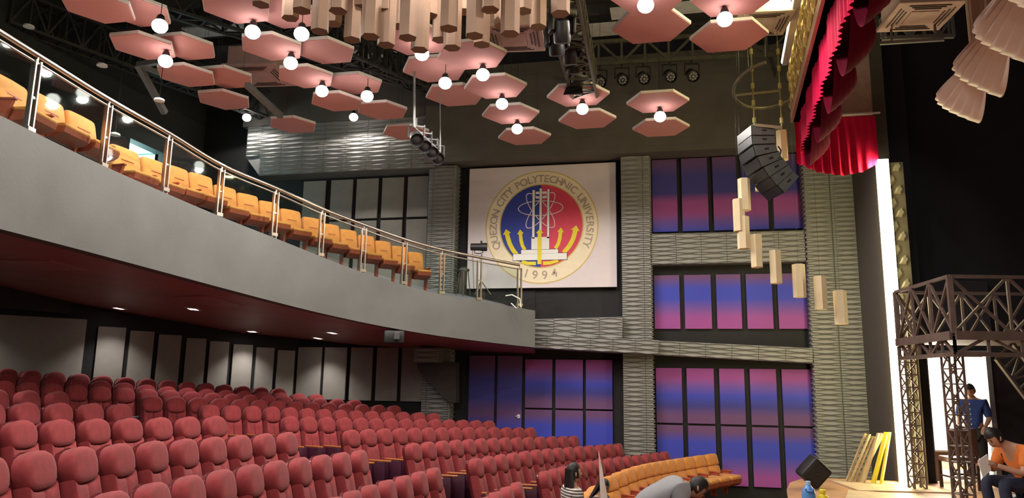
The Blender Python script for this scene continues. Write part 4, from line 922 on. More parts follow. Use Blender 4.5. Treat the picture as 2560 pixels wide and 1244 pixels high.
# a stage lamp that lights the cream border from above the stage, outside the picture
sp_ = V(3.6, 3.2, 8.0); o = par_can(sp_, C0.lerp(C1, .6), 'par light above the stage outside the picture, aimed at the cream border', 1.2)
spot('par_beam', sp_ + (C0.lerp(C1, .6)-sp_).normalized()*.2, C0.lerp(C1, .6)-sp_, 420, math.radians(24), .6, (1, .93, .86), .06, o)
MB().tube([sp_+V(0, 0, .3), V(sp_.x, sp_.y, 11.29)], .015).build('hanging_rod', BLACK, o)
for i, (x, y) in enumerate([(255, 165), (72, 68), (398, 252), (287, 338)]):
    c = PD(x, y, 13.0); o = thing('ceiling_spot', c, 'small unlit white ceiling spot above the balcony, %s from the top' % ordn([2, 1, 3, 4][i]), 'light', 'unlit balcony spots')
    MB().lathe([(.09, 0), (.085, .03), (.04, .05)], c, 14).build('reflector', WHITE, o); MB().tube([c+V(0, 0, .05), V(c.x, c.y, 11.29)], .006, 5).build('cord', BLACK, o)
# curved pipe ring beside the line array
rc = PD(1925, 215, 13.2); pts = [rc + V(1.0*math.cos(a)*0.62, 1.1*math.sin(a), 0) for a in [PI*0.15+PI*1.25*k/24 for k in range(25)]]
o = thing('curved_pipe', rc, 'thin curved ceiling pipe around the speaker chains', 'pipe'); MB().tube(pts, .028).build('tube', mat('olive pipe', (0.24, 0.22, 0.14), 0.45, 0.4), o, 60)
MB().beam(PD(1842, 238, 13.0), PD(1950, 227, 13.4), .035).build('strut', MATS['olive pipe'], o)
# line array
LA = thing('line_array_speaker', PD(1905, 318, 12.4), 'hanging curved line array of seven dark grey speaker boxes', 'speaker')
la = [(1906, 326, 0), (1907, 348, -2), (1912, 372, -12), (1923, 395, -22), (1937, 416, -31), (1952, 435, -38), (1968, 452, -44)]
ux = CR; 
def la_pt(x, y): return PD(x, y, 12.4)
for i, (x, y, a) in enumerate(la):
    c = la_pt(x+3, y); A = math.radians(a)
    R = Matrix((( _r0.x, -_r0.y*-1*-1, 0), (_r0.y, _r0.x, 0), (0, 0, 1)))
    R = Matrix.Rotation(math.atan2(_r0.y, _r0.x)+0.10, 3, 'Z') @ Matrix.Rotation(A, 3, 'Y')
    b = MB(); prof = [(-.20, -.090), (.18, -.070), (.18, .070), (-.20, .090)]
    b.prism([c + R @ V(px, -.02, pz) for px, pz in prof], R @ V(0, .62, 0)); bx = b.build('speaker_box', DGREY, LA)
    MB().box(c + R @ V(0.0, -.022, 0), (.075, .012, .026), rot=R).build('handle_slot', BLACK, bx)
    MB().box(c + R @ V(-.205, .29, 0), (.02, .58, .165), rot=R).build('grille', BLACK, bx)
MB().beam(la_pt(1884, 313), la_pt(1954, 320), .06, .05).build('flying_frame', WHITE if False else mat('olive frame', (0.32, 0.30, 0.20), 0.4, 0.5), LA)
for x0, x1 in ((1880, 1886), (1950, 1954)):
    cm = MB(); A = PD(x0, 110, 12.4); B = PD(x1, 312, 12.4); A = V(B.x, B.y, A.z)
    for k in range(26):
        p = A.lerp(B, (k+.5)/26); cm.tube([p+V(0, 0, .045), p+V(0, 0, -.045)], .013 if k % 6 else .03, 6)
    cm.tube([A+V(0, 0, 3), B], .006, 5); cm.build('chain', mat('olive chain', (0.45, 0.42, 0.16), 0.4, 0.5), LA)
MB().tube([la_pt(1945, 365), la_pt(1952, 375), la_pt(1950, 392), la_pt(1940, 398)], .012).build('cable', BLACK, LA, 60)
# small loudspeaker under the balcony
c = PD(985, 842, 15.6); o = thing('wall_speaker', c, 'black loudspeaker fixed under the balcony near the left pillar', 'speaker')
MB().bbox(c, (.42, .3, .26), .03, .4).build('cabinet', BLACK, o, 40); MB().bbox(c+V(.12, -.16, .02), (.12, .06, .16), .01, .4).build('bracket_plate', mat('speaker plate', (0.07, 0.07, 0.07), 0.4), o); MB().tube([c+V(0, 0, .1), c+V(0, .1, .3)], .025).build('mount', BLACK, o)
# stepped bracket on the left pillar
c0 = PY(1036, 868, 17.6); c1 = PY(1098, 906, 17.6)
bk = MB(); bk.box(((c0.x+c1.x)/2, 17.85, (c0.z+c1.z)/2), (abs(c1.x-c0.x), .5, abs(c0.z-c1.z))); TB = struct('trim_14', bk, MATS['pillar core grey'])
tile(TB, (c0.x, 17.59, min(c0.z, c1.z)), 0, (c1.x-c0.x)*.98, abs(c0.z-c1.z)*.97)
cu = MB(); pr = [(PY(1042, 908, 17.7), 0), (PY(1048, 925, 17.7), 0), (PY(1060, 942, 17.7), 0), (PY(1082, 942, 17.7), 0)]
poly = [PY(x, y, 17.75) for x, y in [(1042, 907), (1046, 925), (1058, 940), (1066, 945), (1078, 962), (1100, 985), (1122, 1004), (1140, 1006), (1140, 905)]]
cu.prism(poly, V(0, .3, 0)); struct('trim_15', cu, mat('dark corbel and shade', (0.05, 0.042, 0.04), 0.7))  # dark solid also stands in for the diagonal shadow on the pillar
# ---------------------------------------------------------------- projector on a stand, stool
b = PD(1202, 735, 17.6); PJ = thing('follow_spot', b, 'small black spotlight on a tripod stand at the balcony end before the banner', 'stage light')
tp = PD(1197, 632, 17.6); MB().tube([b+V(0, 0, .25), V(b.x, b.y, tp.z)], .018).build('pole', GRT, PJ)
for a in (0.4, 2.5, 4.6): MB().tube([b+V(0, 0, .32), b+V(.24*math.cos(a), .24*math.sin(a), 0)], .013).build('leg', STEEL, PJ)
hc = PD(1197, 617, 17.6); Rz = Matrix.Rotation(.2, 3, 'Z') @ Matrix.Rotation(PI/2, 3, 'Y')
MB().lathe([(.05, -.2), (.085, -.19), (.09, .05), (.10, .07), (.10, .19), (.085, .2)], hc, 16, Rz).build('barrel', BLACK, PJ, 40); MB().box(hc+V(-.12, -.09, .0), (.07, .01, .03), .2).build('label_plate', mat('pale sticker', (.6,.6,.6), .5), PJ)
MB().tube([hc+V(.1, 0, -.06), hc+V(.1, 0, -.14), hc+V(0, 0, -.16), hc+V(-.1, 0, -.14), hc+V(-.1, 0, -.06)], .012).build('yoke', BLACK, PJ); MB().ell(hc+V(.06, 0, .12), (.025, .025, .035)).build('knob', BLACK, PJ)
MB().tube([hc+V(-.15, 0, -.05), V(b.x-.2, b.y, lerp(b.z, hc.z, .5)), V(b.x-.17, b.y, b.z+.1)], .006).build('power_cable', BLACK, PJ)
b = PD(1158, 738, 17.8); ST = thing('bar_stool', b, 'small dark stool beside the tripod spotlight on the balcony', 'stool'); hz = PD(1158, 671, 17.8).z
MB().lathe([(.13, 0), (.14, .02), (.14, .04), (.12, .05)], (b.x, b.y, hz-.04), 18).build('seat', DGREY, ST)
for a in (.3, 1.9, 3.4, 5.0): MB().tube([V(b.x+.1*math.cos(a), b.y+.1*math.sin(a), hz-.04), V(b.x+.17*math.cos(a), b.y+.17*math.sin(a), b.z)], .012).build('leg', DGREY, ST)
c = PD(1291, 752, 16.8); o = MB().tube([c+V(-.25, 0, .12), c+V(-.1, -.02, .14), c+V(.08, 0, .05), c+V(.10, 0, -.14), c+V(0, -.02, -.16), c+V(-.12, 0, -.05)], .014).build('white_cable', WHITE, None, 60); tag(o, 'loose white cable at the end of the balcony railing', 'cable')
# ================================================================== STAGE TRUSS PLATFORM
DK = 10.3
def pc(x, y, d): return PD(x, y, d)
PLT = thing('truss_platform', V(4.5, 10.4, SZ), 'brown painted steel truss platform with lattice columns on the stage', 'platform')
crn = PD(2372, 690, DK); cx, cy = crn.x, crn.y
zt_r = crn.z; zd1 = PD(2372, 834, DK).z; zd0 = PD(2372, 882, DK).z
lft = PD(2240, 750, 12.1); lx, ly = lft.x, lft.y
rgt = V(cx, cy, 0) + V(CR.x, CR.y, 0).normalized()*3.2
bkv = V(lx-cx, ly-cy, 0); brt = rgt + bkv
def P3(p, z): return V(p[0], p[1], z)
Cn = V(cx, cy, 0); Lf = V(lx, ly, 0)
def railing_side(a, b, n, name, k0=0):
    m1 = MB(); m1.beam(P3(a, zt_r), P3(b, zt_r), .045); m1.build(name, BRTR, PLT)
    for k in range(n+1):
        p = a.lerp(b, k/n)
        if k >= k0: MB().beam(P3(p, zd1), P3(p, zt_r), .036 if 0 < k < n else .07).build('post', BRTR, PLT)
        if k < n:
            q_ = a.lerp(b, (k+1)/n); MB().beam(P3(p, zd1), P3(q_, zt_r), .034).build('brace', BRTR, PLT); MB().beam(P3(p, zt_r), P3(q_, zd1), .034).build('brace', BRTR, PLT)
railing_side(Cn, rgt, 4, 'top_rail'); railing_side(Cn, Lf, 3, 'top_rail', 1); railing_side(Lf, brt, 6, 'top_rail', 1)
dk = MB(); dk.prism([P3(Cn, zd1-.06), P3(rgt, zd1-.06), P3(brt, zd1-.06), P3(Lf, zd1-.06)], V(0, 0, .06)); dk.build('deck', BRTR, PLT)
for a, b, n in ((Cn, rgt, 7), (Cn, Lf, 5)):
    m1 = MB(); flat_truss(m1, P3(a, zd0-.02), P3(b, zd0-.02), zd1-zd0-.02, n, .035); m1.beam(P3(a, zd1-.03), P3(b, zd1-.03), .12, .12); m1.build('girder', BRTR, PLT)
def column(p, w, zt, n, name='column'):
    m1 = MB(); truss(m1, P3(p, SZ), P3(p, zt), w, w, n, .014, up=V(_r0.x, _r0.y, 0)); m1.build(name, BRTR, PLT)
column(PD(2389, 1000, DK+.05), .19, zd0, 10); column(PD(2277, 1000, 12.3), .19, zt_r-.3, 14); column(rgt + bkv*.1, .3, zd0, 10)
# stair stringer
m1 = MB(); a = PD(2490, 896, 11.2); b = PD(2625, 1075, 11.2); flat_truss(m1, a, b, .36, 7, .03, up=V(CR.x*.75, CR.y*.75, .65).normalized()); SO = thing('stair_stringer', a, 'grey brown lattice stair side leaning under the platform at the right edge', 'stairs'); m1.build('lattice', mat('grey brown steel', (.16, .14, .14), .5, .3), SO)
# ================================================================== STAGE PROPS
# high back chair before the doorway
def stool_at(x, y): return PZ(x, y, SZ)
b = PZ(2400, 1221, SZ); rz = 0.15; CHR = thing('dining_chair', b, 'dark brown leather high back chair in front of the bright doorway', 'chair', None, rz); R = Matrix.Rotation(rz, 3, 'Z'); CB = mat('dark brown leather', (.10, .045, .03), .35); CW = mat('dark wood', (.045, .022, .014), .4)
MB().bbox(b + R @ V(0, -.02, .47), (.46, .44, .09), .03, rz).build('seat', CB, CHR, 40)
MB().bbox(b + R @ V(0, -.20, .76), (.44, .06, .44), .02, rz).build('backrest', CB, CHR, 40)
for sx in (-1, 1):
    MB().beam(b + R @ V(.2*sx, -.21, 0), b + R @ V(.21*sx, -.20, .98), .045).build('rear_leg', CW, CHR); MB().beam(b + R @ V(.2*sx, .18, 0), b + R @ V(.2*sx, .18, .44), .045).build('front_leg', CW, CHR)
    MB().beam(b + R @ V(.2*sx, -.2, .2), b + R @ V(.2*sx, .18, .2), .03).build('stretcher', CW, CHR)
MB().beam(b + R @ V(-.2, -.2, .25), b + R @ V(.2, -.2, .25), .03).build('stretcher', CW, CHR)
# low table in the doorway
b = PZ(2392, 1203, SZ); TBL = thing('side_table', b, 'brown wooden table with a pale top inside the doorway', 'table'); TW_ = mat('brown table wood', (.22, .11, .06), .4)
MB().bbox(b+V(.1, .25, .52), (.85, .6, .035), .01).build('tabletop', mat('pale table top', (.55, .5, .45), .5), TBL)
for sx, sy in ((-.30, 0), (.48, 0), (-.30, .5), (.48, .5)): MB().beam(b+V(sx, sy, 0), b+V(sx, sy, .5), .055).build('leg', TW_, TBL)
MB().box(b+V(.1, .02, .46), (.78, .03, .09)).build('apron', TW_, TBL)
# stage monitor
b = PZ(2036, 1222, SZ); MO = thing('stage_monitor', b, 'black wedge stage monitor speaker tipped on its corner at the stage edge', 'speaker')
Rm = Matrix.Rotation(YAW+.15, 3, 'Z') @ Matrix.Rotation(math.radians(41), 3, 'Y') @ Matrix.Rotation(math.radians(12), 3, 'X')
mc = b + V(0, 0, .27)
MB().bbox(mc, (.37, .30, .40), .05, rot=Rm).build('cabinet', BLACK, MO, 40); MB().bbox(mc + Rm @ V(0, -.15, 0), (.30, .02, .33), .02, rot=Rm).build('grille', mat('speaker cloth', (.022, .02, .018), .9), MO); MB().lathe([(.02, 0), (.015, .012)], mc + Rm @ V(-.01, -.165, .0), 10, Rm @ Matrix.Rotation(PI/2, 3, 'X')).build('badge', BLACK, MO)
# jug and bottle
b = PD(2023, 1262, 9.9); b.z = SZ; JG = thing('water_jug', b, 'translucent blue plastic water jug standing on the stage', 'jug'); JB = mat('blue jug plastic', (.10, .30, .72), .25, coat=.5)
MB().lathe([(.085, 0), (.09, .03), (.09, .2), (.075, .27), (.04, .31), (.03, .33)], b, 18).build('body', JB, JG, 40); MB().lathe([(.034, .33), (.034, .37), (.03, .375)], b, 14).build('cap', mat('pale blue cap', (.35, .55, .8), .4), JG); MB().tube([b+V(.05, -.07, .28), b+V(.03, -.10, .25), b+V(-.03, -.10, .25), b+V(-.05, -.07, .28)], .013).build('handle', mat('dark blue handle', (.04, .12, .4), .4), JG, 60)
b = PD(2058, 1262, 9.9); b.z = SZ; YB = thing('yellow_bottle', b, 'bright yellow plastic bottle beside the blue jug', 'bottle'); YM = mat('yellow plastic', (.85, .66, .02), .35)
MB().lathe([(.075, 0), (.08, .02), (.08, .13), (.068, .18), (.035, .21), (.035, .23)], b, 18).build('body', YM, YB, 40); MB().lathe([(.04, .228), (.042, .262), (.03, .272)], b, 14).build('cap', mat('yellow cap', (.88, .74, .05), .4), YB)
b = PD(2417, 1250, 9.0); b.z = SZ; o = MB().lathe([(.03, 0), (.032, .1), (.02, .15), (.012, .17), (.012, .19)], b, 12).build('white_bottle', WHITE, None, 40); tag(o, 'small white bottle standing on the stage in front of the column', 'bottle')
b = PD(2308, 1250, 9.8); b.z = SZ; o = MB().ell(b+V(0, 0, .04), (.17, .12, .10), 14, 8).ell(b+V(.12, .03, .04), (.1, .1, .07)).build('brown_bag', mat('red brown bag', (.22, .06, .03), .6, bump=.5, bscale=12), None, 60); tag(o, 'crumpled red brown bag on the stage at the bottom edge', 'bag')
# frames and planks leaning at the wall
YP = mat('yellow painted plank', (.74, .62, .03), .5, var=.12); LW = mat('raw timber', (.50, .38, .20), .6, var=.2)
def lean(x0, y0, x1, y1, Y0=14.2, Y1=14.33): return PY(x0, y0, Y0), PY(x1, y1, Y1)
a, b = lean(2115, 1201, 2164, 1083); a.z = SZ; c, d = lean(2144, 1203, 2206, 1083); c.z = SZ
LD = thing('timber_ladder', a, 'raw timber ladder frame with cross bars leaning beside the light strip', 'ladder')
MB().beam(a, b, .035).build('rail', LW, LD); MB().beam(c, d, .05).build('rail', LW, LD)
for t in (.08, .42, .92): MB().beam(a.lerp(b, t), c.lerp(d, t), .03).build('cross_bar', LW, LD)
a2, b2 = lean(2124, 1203, 2175, 1085, 14.12, 14.28); a2.z = SZ; o = MB().beam(a2, b2, .03).build('timber_batten', LW); tag(o, 'thin raw timber batten leaning inside the timber frame', 'plank')
for k, (p0, p1) in enumerate([((2133, 1203), (2183, 1090)), ((2148, 1204), (2188, 1095))]):
    a3, b3 = lean(*p0, *p1, 14.16, 14.3); a3.z = SZ; o = MB().beam(a3, b3, .028).build('timber_batten', LW); tag(o, ['second thin timber batten from the left inside the leaning timber ladder', 'short timber batten leaning just left of the pale plank'][k], 'plank')
for k, (p0, p1, lab, w_) in enumerate([((2157, 1204), (2196, 1082), 'pale timber plank leaning left of the yellow planks', .05), ((2182, 1205), (2216, 1080), 'wide yellow plank leaning beside the light strip', .085), ((2202, 1205), (2224, 1080), 'narrow yellow plank leaning closest to the light strip', .045)]):
    a, b = lean(*p0, *p1, 14.1-.02*k, 14.26-.02*k); a.z = SZ; o = MB().beam(a, b, w_, .03).build('leaning_plank', LW if k == 0 else YP); tag(o, lab, 'plank')
# pale board held up among the seats
p = [PD(1497, 1128, 9.6), PD(1522, 1262, 9.4), PD(1501, 1262, 9.6)]
o = MB().prism([PD(1496, 1126, 9.6), PD(1524, 1275, 9.25), PD(1502, 1275, 9.7)], V(.004, .012, 0)).build('paper_board', mat('pale card', (.80, .70, .62), .7)); tag(o, 'pale pointed sheet of card standing up in front of the orange seats', 'card')
# ================================================================== PEOPLE
SKIN = mat('skin', (.50, .27, .18), .55, var=.06); HAIR = mat('black hair', (.012, .009, .008), .5, var=.3, scale=40); EYE = mat('eye dark', (.02, .015, .012), .3); LIP = mat('lip', (.36, .12, .10), .5)
def skin_mesh(nodes, edges, root, M, levels=2):
    names = list(nodes); me = bpy.data.meshes.new('sk'); me.from_pydata([tuple(nodes[n][0]) for n in names], [(names.index(a), names.index(b)) for a, b in edges if a in nodes and b in nodes], [])
    ob = bpy.data.objects.new('sk', me); COL.objects.link(ob); md = ob.modifiers.new('s', 'SKIN'); md.use_smooth_shade = True
    lay_ = me.skin_vertices[0].data
    for i, n in enumerate(names):
        r = nodes[n][1]; lay_[i].radius = r if isinstance(r, tuple) else (r, r); lay_[i].use_root = (n == root)
    s2 = ob.modifiers.new('u', 'SUBSURF'); s2.levels = levels; s2.render_levels = levels
    dg = bpy.context.evaluated_depsgraph_get(); dg.update(); ev = ob.evaluated_get(dg); res = bpy.data.meshes.new_from_object(ev)
    bpy.data.objects.remove(ob)
    return [v.co.copy() for v in res.vertices], [tuple(p.vertices) for p in res.polygons]
ARM = lambda s: [('chest', 'sh'+s), ('sh'+s, 'el'+s), ('el'+s, 'wr'+s)]
LEG = lambda s: [('pelvis', 'hip'+s), ('hip'+s, 'kn'+s), ('kn'+s, 'an'+s), ('an'+s, 'toe'+s)]
BODY_E = [('pelvis', 'spine'), ('spine', 'chest'), ('chest', 'neck'), ('neck', 'headb')] + ARM('L') + ARM('R') + LEG('L') + LEG('R')
RAD = {'pelvis': .135, 'spine': .125, 'chest': .14, 'neck': .056, 'headb': .05, 'sh': .068, 'el': .044, 'wr': .028, 'hip': .095, 'kn': .06, 'an': .04, 'toe': .034}
STAND = {'pelvis': (0,0,.93), 'spine': (0,.01,1.13), 'chest': (0,0,1.33), 'neck': (0,0,1.46), 'headb': (0,.015,1.53), 'shL': (-.18,0,1.39), 'shR': (.18,0,1.39), 'elL': (-.23,-.01,1.12), 'elR': (.23,-.01,1.12), 'wrL': (-.23,.09,.90), 'wrR': (.23,.09,.90),
         'hipL': (-.085,0,.88), 'hipR': (.085,0,.88), 'knL': (-.1,.02,.48), 'knR': (.1,.02,.48), 'anL': (-.1,-.02,.09), 'anR': (.1,-.02,.09), 'toeL': (-.11,.13,.035), 'toeR': (.11,.13,.035)}
def head_shape(n=20, mseg=14, grow=1.0):
    vs = []
    for i in range(mseg+1):
        a = PI*i/mseg
        for k in range(n):
            b = 2*PI*k/n; x = math.sin(a)*math.sin(b); y = math.sin(a)*math.cos(b); z = math.cos(a)
            X = x*.076; Y = y*.095; Z = z*.118
            if z < 0: X *= 1-.38*(-z)**1.3; Y = Y*(1-.25*(-z)) + .018*(-z)
            if y > .2: Y *= .95
            nose = math.exp(-((x/.16)**2 + ((z+.14)/.22)**2)) if y > 0 else 0
            sock = math.exp(-(((abs(x)-.42)/.2)**2 + ((z-.08)/.16)**2)) if y > 0 else 0
            Y += .024*nose - .008*sock
            vs.append((V(X, Y, Z)*grow, V(x, y, z)))
    return vs, n, mseg
def person(name, base, fwd, label, joints, shirt, pants, sleeve=.75, head_pitch=0, head_yaw=0, scale=1.0, long_hair=False, rad=None, hands=True, shoes=None, collar=None):
    fwd = V(fwd.x, fwd.y, 0).normalized(); side = fwd.cross(V(0, 0, 1)); base = Vector(base)
    J = dict(STAND); J.update(joints); W_ = {k: base + (side*p[0] + fwd*p[1] + V(0, 0, p[2]))*scale for k, p in J.items()}
    def R_(k, add=0):
        kk = k.rstrip('LR') if k[-1] in 'LR' and k not in ('pelvis',) else k
        r = (rad or {}).get(kk, RAD[kk])*scale + add; return r
    P = thing(name, base, label, 'person')
    nodes = {k: (W_[k], R_(k)) for k in W_}
    vs, fs = skin_mesh(nodes, BODY_E, 'pelvis', None)
    body = MB(); body.add(vs, fs)
    # head
    hp = math.radians(head_pitch); hy = math.radians(head_yaw)
    hf = fwd*math.cos(hy) + side*math.sin(hy); hs = hf.cross(V(0, 0, 1)); hf2 = hf*math.cos(hp) + V(0, 0, math.sin(hp)); hu = hs.cross(hf2)
    hc = W_['headb'] + hu*.075*scale + hf2*.02*scale
    def H(p): return hc + (hs*p[0] + hf2*p[1] + hu*p[2])*scale
    hv, n, ms = head_shape(); body.add([H(p) for p, d in hv], [(i*n+k, (i+1)*n+k, (i+1)*n+(k+1) % n, i*n+(k+1) % n) for i in range(ms) for k in range(n)])
    for sx in (-1, 1): body.ell(H((.076*sx, -.005, -.01)), (.012*scale, .02*scale, .03*scale), 8, 6)
    if hands:
        for s_ in 'LR':
            wr = W_['wr'+s_]; d = (wr-W_['el'+s_]).normalized(); nrm = d.cross(V(0, 0, 1)).normalized() if abs(d.z) < .9 else side; up_ = nrm.cross(d).normalized()
            body.tube([wr-d*.01, wr+d*.04*scale, wr+d*.09*scale], [.026*scale, .036*scale, .034*scale], 10)
            for fi, (off, ln) in enumerate([(-.027, .062), (-.009, .075), (.009, .07), (.027, .055)]):
                a = wr + d*.085*scale + nrm*off*scale; c1 = a + d*ln*.55*scale - up_*.006; c2 = c1 + d*ln*.4*scale - up_*.026*scale
                body.tube([a, c1, c2], [.0095*scale, .009*scale, .007*scale], 6)
            a = wr + d*.03*scale + nrm*(-.03)*scale; body.tube([a, a+(d*.03-nrm*.022-up_*.01)*scale, a+(d*.062-nrm*.024-up_*.02)*scale], [.012*scale, .011*scale, .008*scale], 6)
    body.build('body', SKIN, P, 80)
    fm = MB()
    for sx in (-1, 1): fm.ell(H((.031*sx, .079, .01)), (.012*scale, .008*scale, .007*scale), 8, 6)
    fm.build('eyes', EYE, P); MB().ell(H((0, .082, -.062)), (.022*scale, .012*scale, .007*scale), 8, 6).build('mouth', LIP, P)
    bm_ = MB()
    for sx in (-1, 1): bm_.ell(H((.032*sx, .083, .032)), (.018*scale, .006*scale, .004*scale), 8, 5)
    bm_.build('eyebrows', HAIR, P)
    # hair
    hv2, n, ms = head_shape(grow=1.10); hm = MB(); keep = []
    for i in range(ms):
        for k in range(n):
            ids = (i*n+k, (i+1)*n+k, (i+1)*n+(k+1) % n, i*n+(k+1) % n); c = sum((hv2[j][1] for j in ids), V(0, 0, 0))/4
            if (c.y < .30 and c.z > -.35 - (.25 if c.y < -.3 else 0)) or c.z > .52: keep.append(ids)
    jit = random.Random(len(label))
    hm.add([H(p*(1+jit.uniform(-.012, .03))) for p, d in hv2], keep)
    if long_hair:
        rows = []
        for t in range(9):
            u = t/8; z = .06-.50*u; r = []
            for k in range(14):
                b = PI*.62 + (2*PI-PI*1.24)*k/13; rr = lerp(.094, .118, min(1, u*2)) * (1-.25*max(0, u-.6))
                r.append(H((rr*math.sin(b)*(1+.25*u), rr*math.cos(b)-.012-.02*u + .006*math.sin(k*2.3+t), z)))
            rows.append(r)
        hm.grid(rows); inner = [[p + (hc-p)*.12 for p in r] for r in rows]; hm.grid(inner, flip=True)
    hm.build('hair', HAIR, P, 60)
    # clothes
    g = .014*scale; el = {s: W_['sh'+s].lerp(W_['el'+s], sleeve) for s in 'LR'}
    nk = W_['chest'].lerp(W_['neck'], .62)
    sn = {'pelvis': (W_['pelvis'].lerp(W_['spine'], -.35), R_('pelvis', g)), 'spine': (W_['spine'], R_('spine', g*1.3)), 'chest': (W_['chest'], R_('chest', g)), 'neck': (nk, R_('neck', .03*scale)),
          'shL': (W_['shL'], R_('sh', g)), 'shR': (W_['shR'], R_('sh', g)), 'elL': (el['L'], R_('el', .024*scale)), 'elR': (el['R'], R_('el', .024*scale))}
    v2, f2 = skin_mesh(sn, [('pelvis', 'spine'), ('spine', 'chest'), ('chest', 'neck'), ('chest', 'shL'), ('chest', 'shR'), ('shL', 'elL'), ('shR', 'elR')], 'pelvis', None)
    MB().add(v2, f2).build('shirt', shirt, P, 80)
    pn = {k: (W_[k], R_(k, g)) for k in ('pelvis', 'hipL', 'hipR', 'knL', 'knR', 'anL', 'anR')}
    v2, f2 = skin_mesh(pn, [('pelvis', 'hipL'), ('pelvis', 'hipR'), ('hipL', 'knL'), ('hipR', 'knR'), ('knL', 'anL'), ('knR', 'anR')], 'pelvis', None)
    MB().add(v2, f2).build('trousers', pants, P, 80)
    sh = MB()
    for s in 'LR': sh.tube([W_['an'+s]+V(0, 0, -.03)*scale-fwd*.04*scale, lerp(W_['an'+s], W_['toe'+s], .5)+V(0, 0, -.015)*scale, W_['toe'+s]+fwd*.03*scale], [.045*scale, .05*scale, .03*scale], 10)
    sh.build('shoes', shoes or BLACK, P, 60)
    return P, W_, H
JEAN = mat('dark jeans', (.018, .024, .055), .8, var=.2, scale=14); BLUSH = mat('blue shirt cloth', (.022, .055, .24), .8, var=.12, scale=10); GREYS = mat('grey shirt cloth', (.30, .30, .32), .85, var=.06, scale=8); ORSH = mat('orange shirt cloth', (.75, .20, .035), .8, var=.08)
def stripes():
    M = bpy.data.materials.new('striped cloth'); M.use_nodes = True; N = M.node_tree.nodes; L = M.node_tree.links; b = N['Principled BSDF']; b.inputs['Roughness'].default_value = .85
    g = N.new('ShaderNodeNewGeometry'); w_ = N.new('ShaderNodeTexWave'); w_.wave_type = 'BANDS'; w_.bands_direction = 'Z'; w_.inputs['Scale'].default_value = 9.5; w_.inputs['Distortion'].default_value = .6; L.new(g.outputs['Position'], w_.inputs['Vector'])
    r = N.new('ShaderNodeValToRGB'); r.color_ramp.elements[0].color = (.07, .05, .05, 1); r.color_ramp.elements[1].color = (.72, .66, .60, 1); r.color_ramp.elements[0].position = .42; r.color_ramp.elements[1].position = .52
    L.new(w_.outputs['Fac'], r.inputs[0]); L.new(r.outputs[0], b.inputs['Base Color']); return M
# standing in the doorway, blue shirt, looking down
b = PZ(2450, 1213, SZ); b = V(b.x, b.y, SZ)
P1, W1, H1_ = person('person', b, V(-.55, -.8, 0), 'person in a blue buttoned shirt standing in the bright doorway, looking down', {'wrL': (-.2, .16, .98), 'wrR': (.2, .16, .98)}, BLUSH, mat('black trousers', (.012, .012, .016), .8), 1.0, head_pitch=-28, scale=1.0)
bt = MB(); fw1 = V(-.55, -.8, 0).normalized()
for k in range(6): bt.ell(b + fw1*(.165-.004*k) + V(0, 0, 1.36-.085*k), (.011, .011, .011), 8, 6)
bt.build('buttons', WHITE, P1)
# sitting at the right edge, orange shirt
hd_ = PD(2492, 1090, 8.7); f3 = V(-CR.x, -CR.y, 0).normalized()*1.0 + V(_fw.x, _fw.y, 0)*-.12; f3.normalize()
sit = {'pelvis': (0,-.12,.54), 'spine': (0,-.06,.70), 'chest': (0,.05,.87), 'neck': (0,.17,.985), 'headb': (0,.235,1.02), 'shL': (-.19,.07,.925), 'shR': (.19,.07,.925), 'elL': (-.23,.17,.68), 'elR': (.23,.17,.68), 'wrL': (-.10,.40,.765), 'wrR': (.06,.42,.75),
       'hipL': (-.09,-.08,.51), 'hipR': (.09,-.08,.51), 'knL': (-.14,.36,.58), 'knR': (.14,.36,.58), 'anL': (-.14,.30,.10), 'anR': (.14,.30,.10), 'toeL': (-.15,.45,.04), 'toeR': (.15,.45,.04)}
b = hd_ - f3*.27; b.z = SZ
P2, W2, H2_ = person('person', b, f3, 'person in an orange shirt sitting bent over at the right edge of the stage', sit, ORSH, JEAN, .8, head_pitch=-42)
o = MB().bbox(b - f3*.12 + V(0, 0, .20), (.5, .45, .40), .03, .3).build('black_case', BLACK, None, 40); tag(o, 'black case that the person in the orange shirt sits on', 'case')
pp = W2['wrL'] + f3*.12 + V(0, 0, .0); sd3 = f3.cross(V(0, 0, 1))
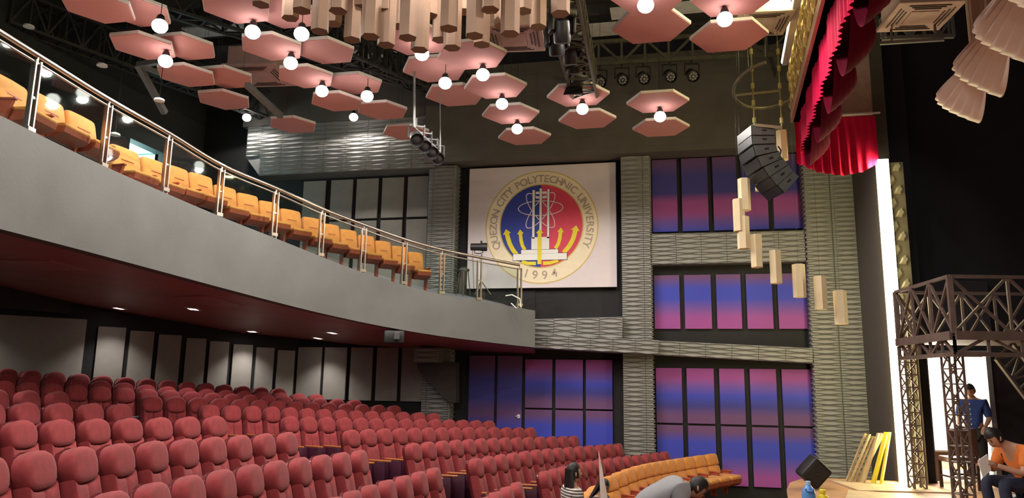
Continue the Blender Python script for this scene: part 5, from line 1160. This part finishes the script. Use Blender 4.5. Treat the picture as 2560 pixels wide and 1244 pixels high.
o = MB().prism([pp + V(0, 0, .12) - f3*.02, pp + f3*.10 + V(0, 0, .05), pp + f3*.06 + V(0, 0, -.14), pp - f3*.05 + V(0, 0, -.06)], -sd3*.01).build('paper_sheet', WHITE); tag(o, 'white sheet of paper held by the person in the orange shirt', 'paper')
# grey shirt, bent forward
f4 = V(CR.x, CR.y, 0).normalized(); c4 = PD(1664, 1203, 8.3); b = c4 - f4*.30; b.z = 0; sc4 = (c4.z)/1.46
bent = {'pelvis': (0,0,1.0), 'spine': (0,.12,1.25), 'chest': (0,.30,1.45), 'neck': (0,.47,1.43), 'headb': (0,.53,1.385), 'shL': (-.2,.36,1.42), 'shR': (.2,.36,1.42), 'elL': (-.25,.42,1.14), 'elR': (.25,.42,1.14), 'wrL': (-.14,.64,1.04), 'wrR': (.14,.64,1.04), 'hipL': (-.09,0,.94), 'hipR': (.09,0,.94)}
person('person', b, f4, 'person in a grey shirt bending forward with head down before the orange seats', bent, GREYS, JEAN, .8, head_pitch=-58, rad={'chest': .205, 'spine': .185, 'pelvis': .15, 'sh': .085}, scale=sc4)
# long hair, striped shirt
h5 = PD(1430, 1182, 9.0); f5 = (V(CR.x, CR.y, 0)*.95 + V(_fw.x, _fw.y, 0)*.3).normalized(); sc5 = h5.z/1.605; b = V(h5.x, h5.y, 0)
person('person', b, f5, 'person with long black hair in a striped shirt walking past the red seats', {}, stripes(), JEAN, .55, head_pitch=6, scale=sc5, long_hair=True, rad={'chest': .12, 'spine': .105})
# behind the card
h6 = PD(1500, 1212, 9.9); b = V(h6.x, h6.y, 0)
person('person', b, V(.8, -.3, 0), 'person with dark hair mostly hidden behind the pale card and the orange seats', {}, mat('dark patterned shirt', (.05, .04, .04), .8, var=.6, scale=30), JEAN, .6, head_pitch=-25, scale=h6.z/1.605, long_hair=True)
# far away behind the seats
h7 = PD(1276, 1078, 17.7); b = V(h7.x, h7.y, max(0, h7.z-1.605*.62))
person('person', b, V(.9, -.4, 0), 'person of whom only dark hair shows above the far red seats near the printed doors', {}, GREYS, JEAN, .6, head_pitch=-20, scale=.62)
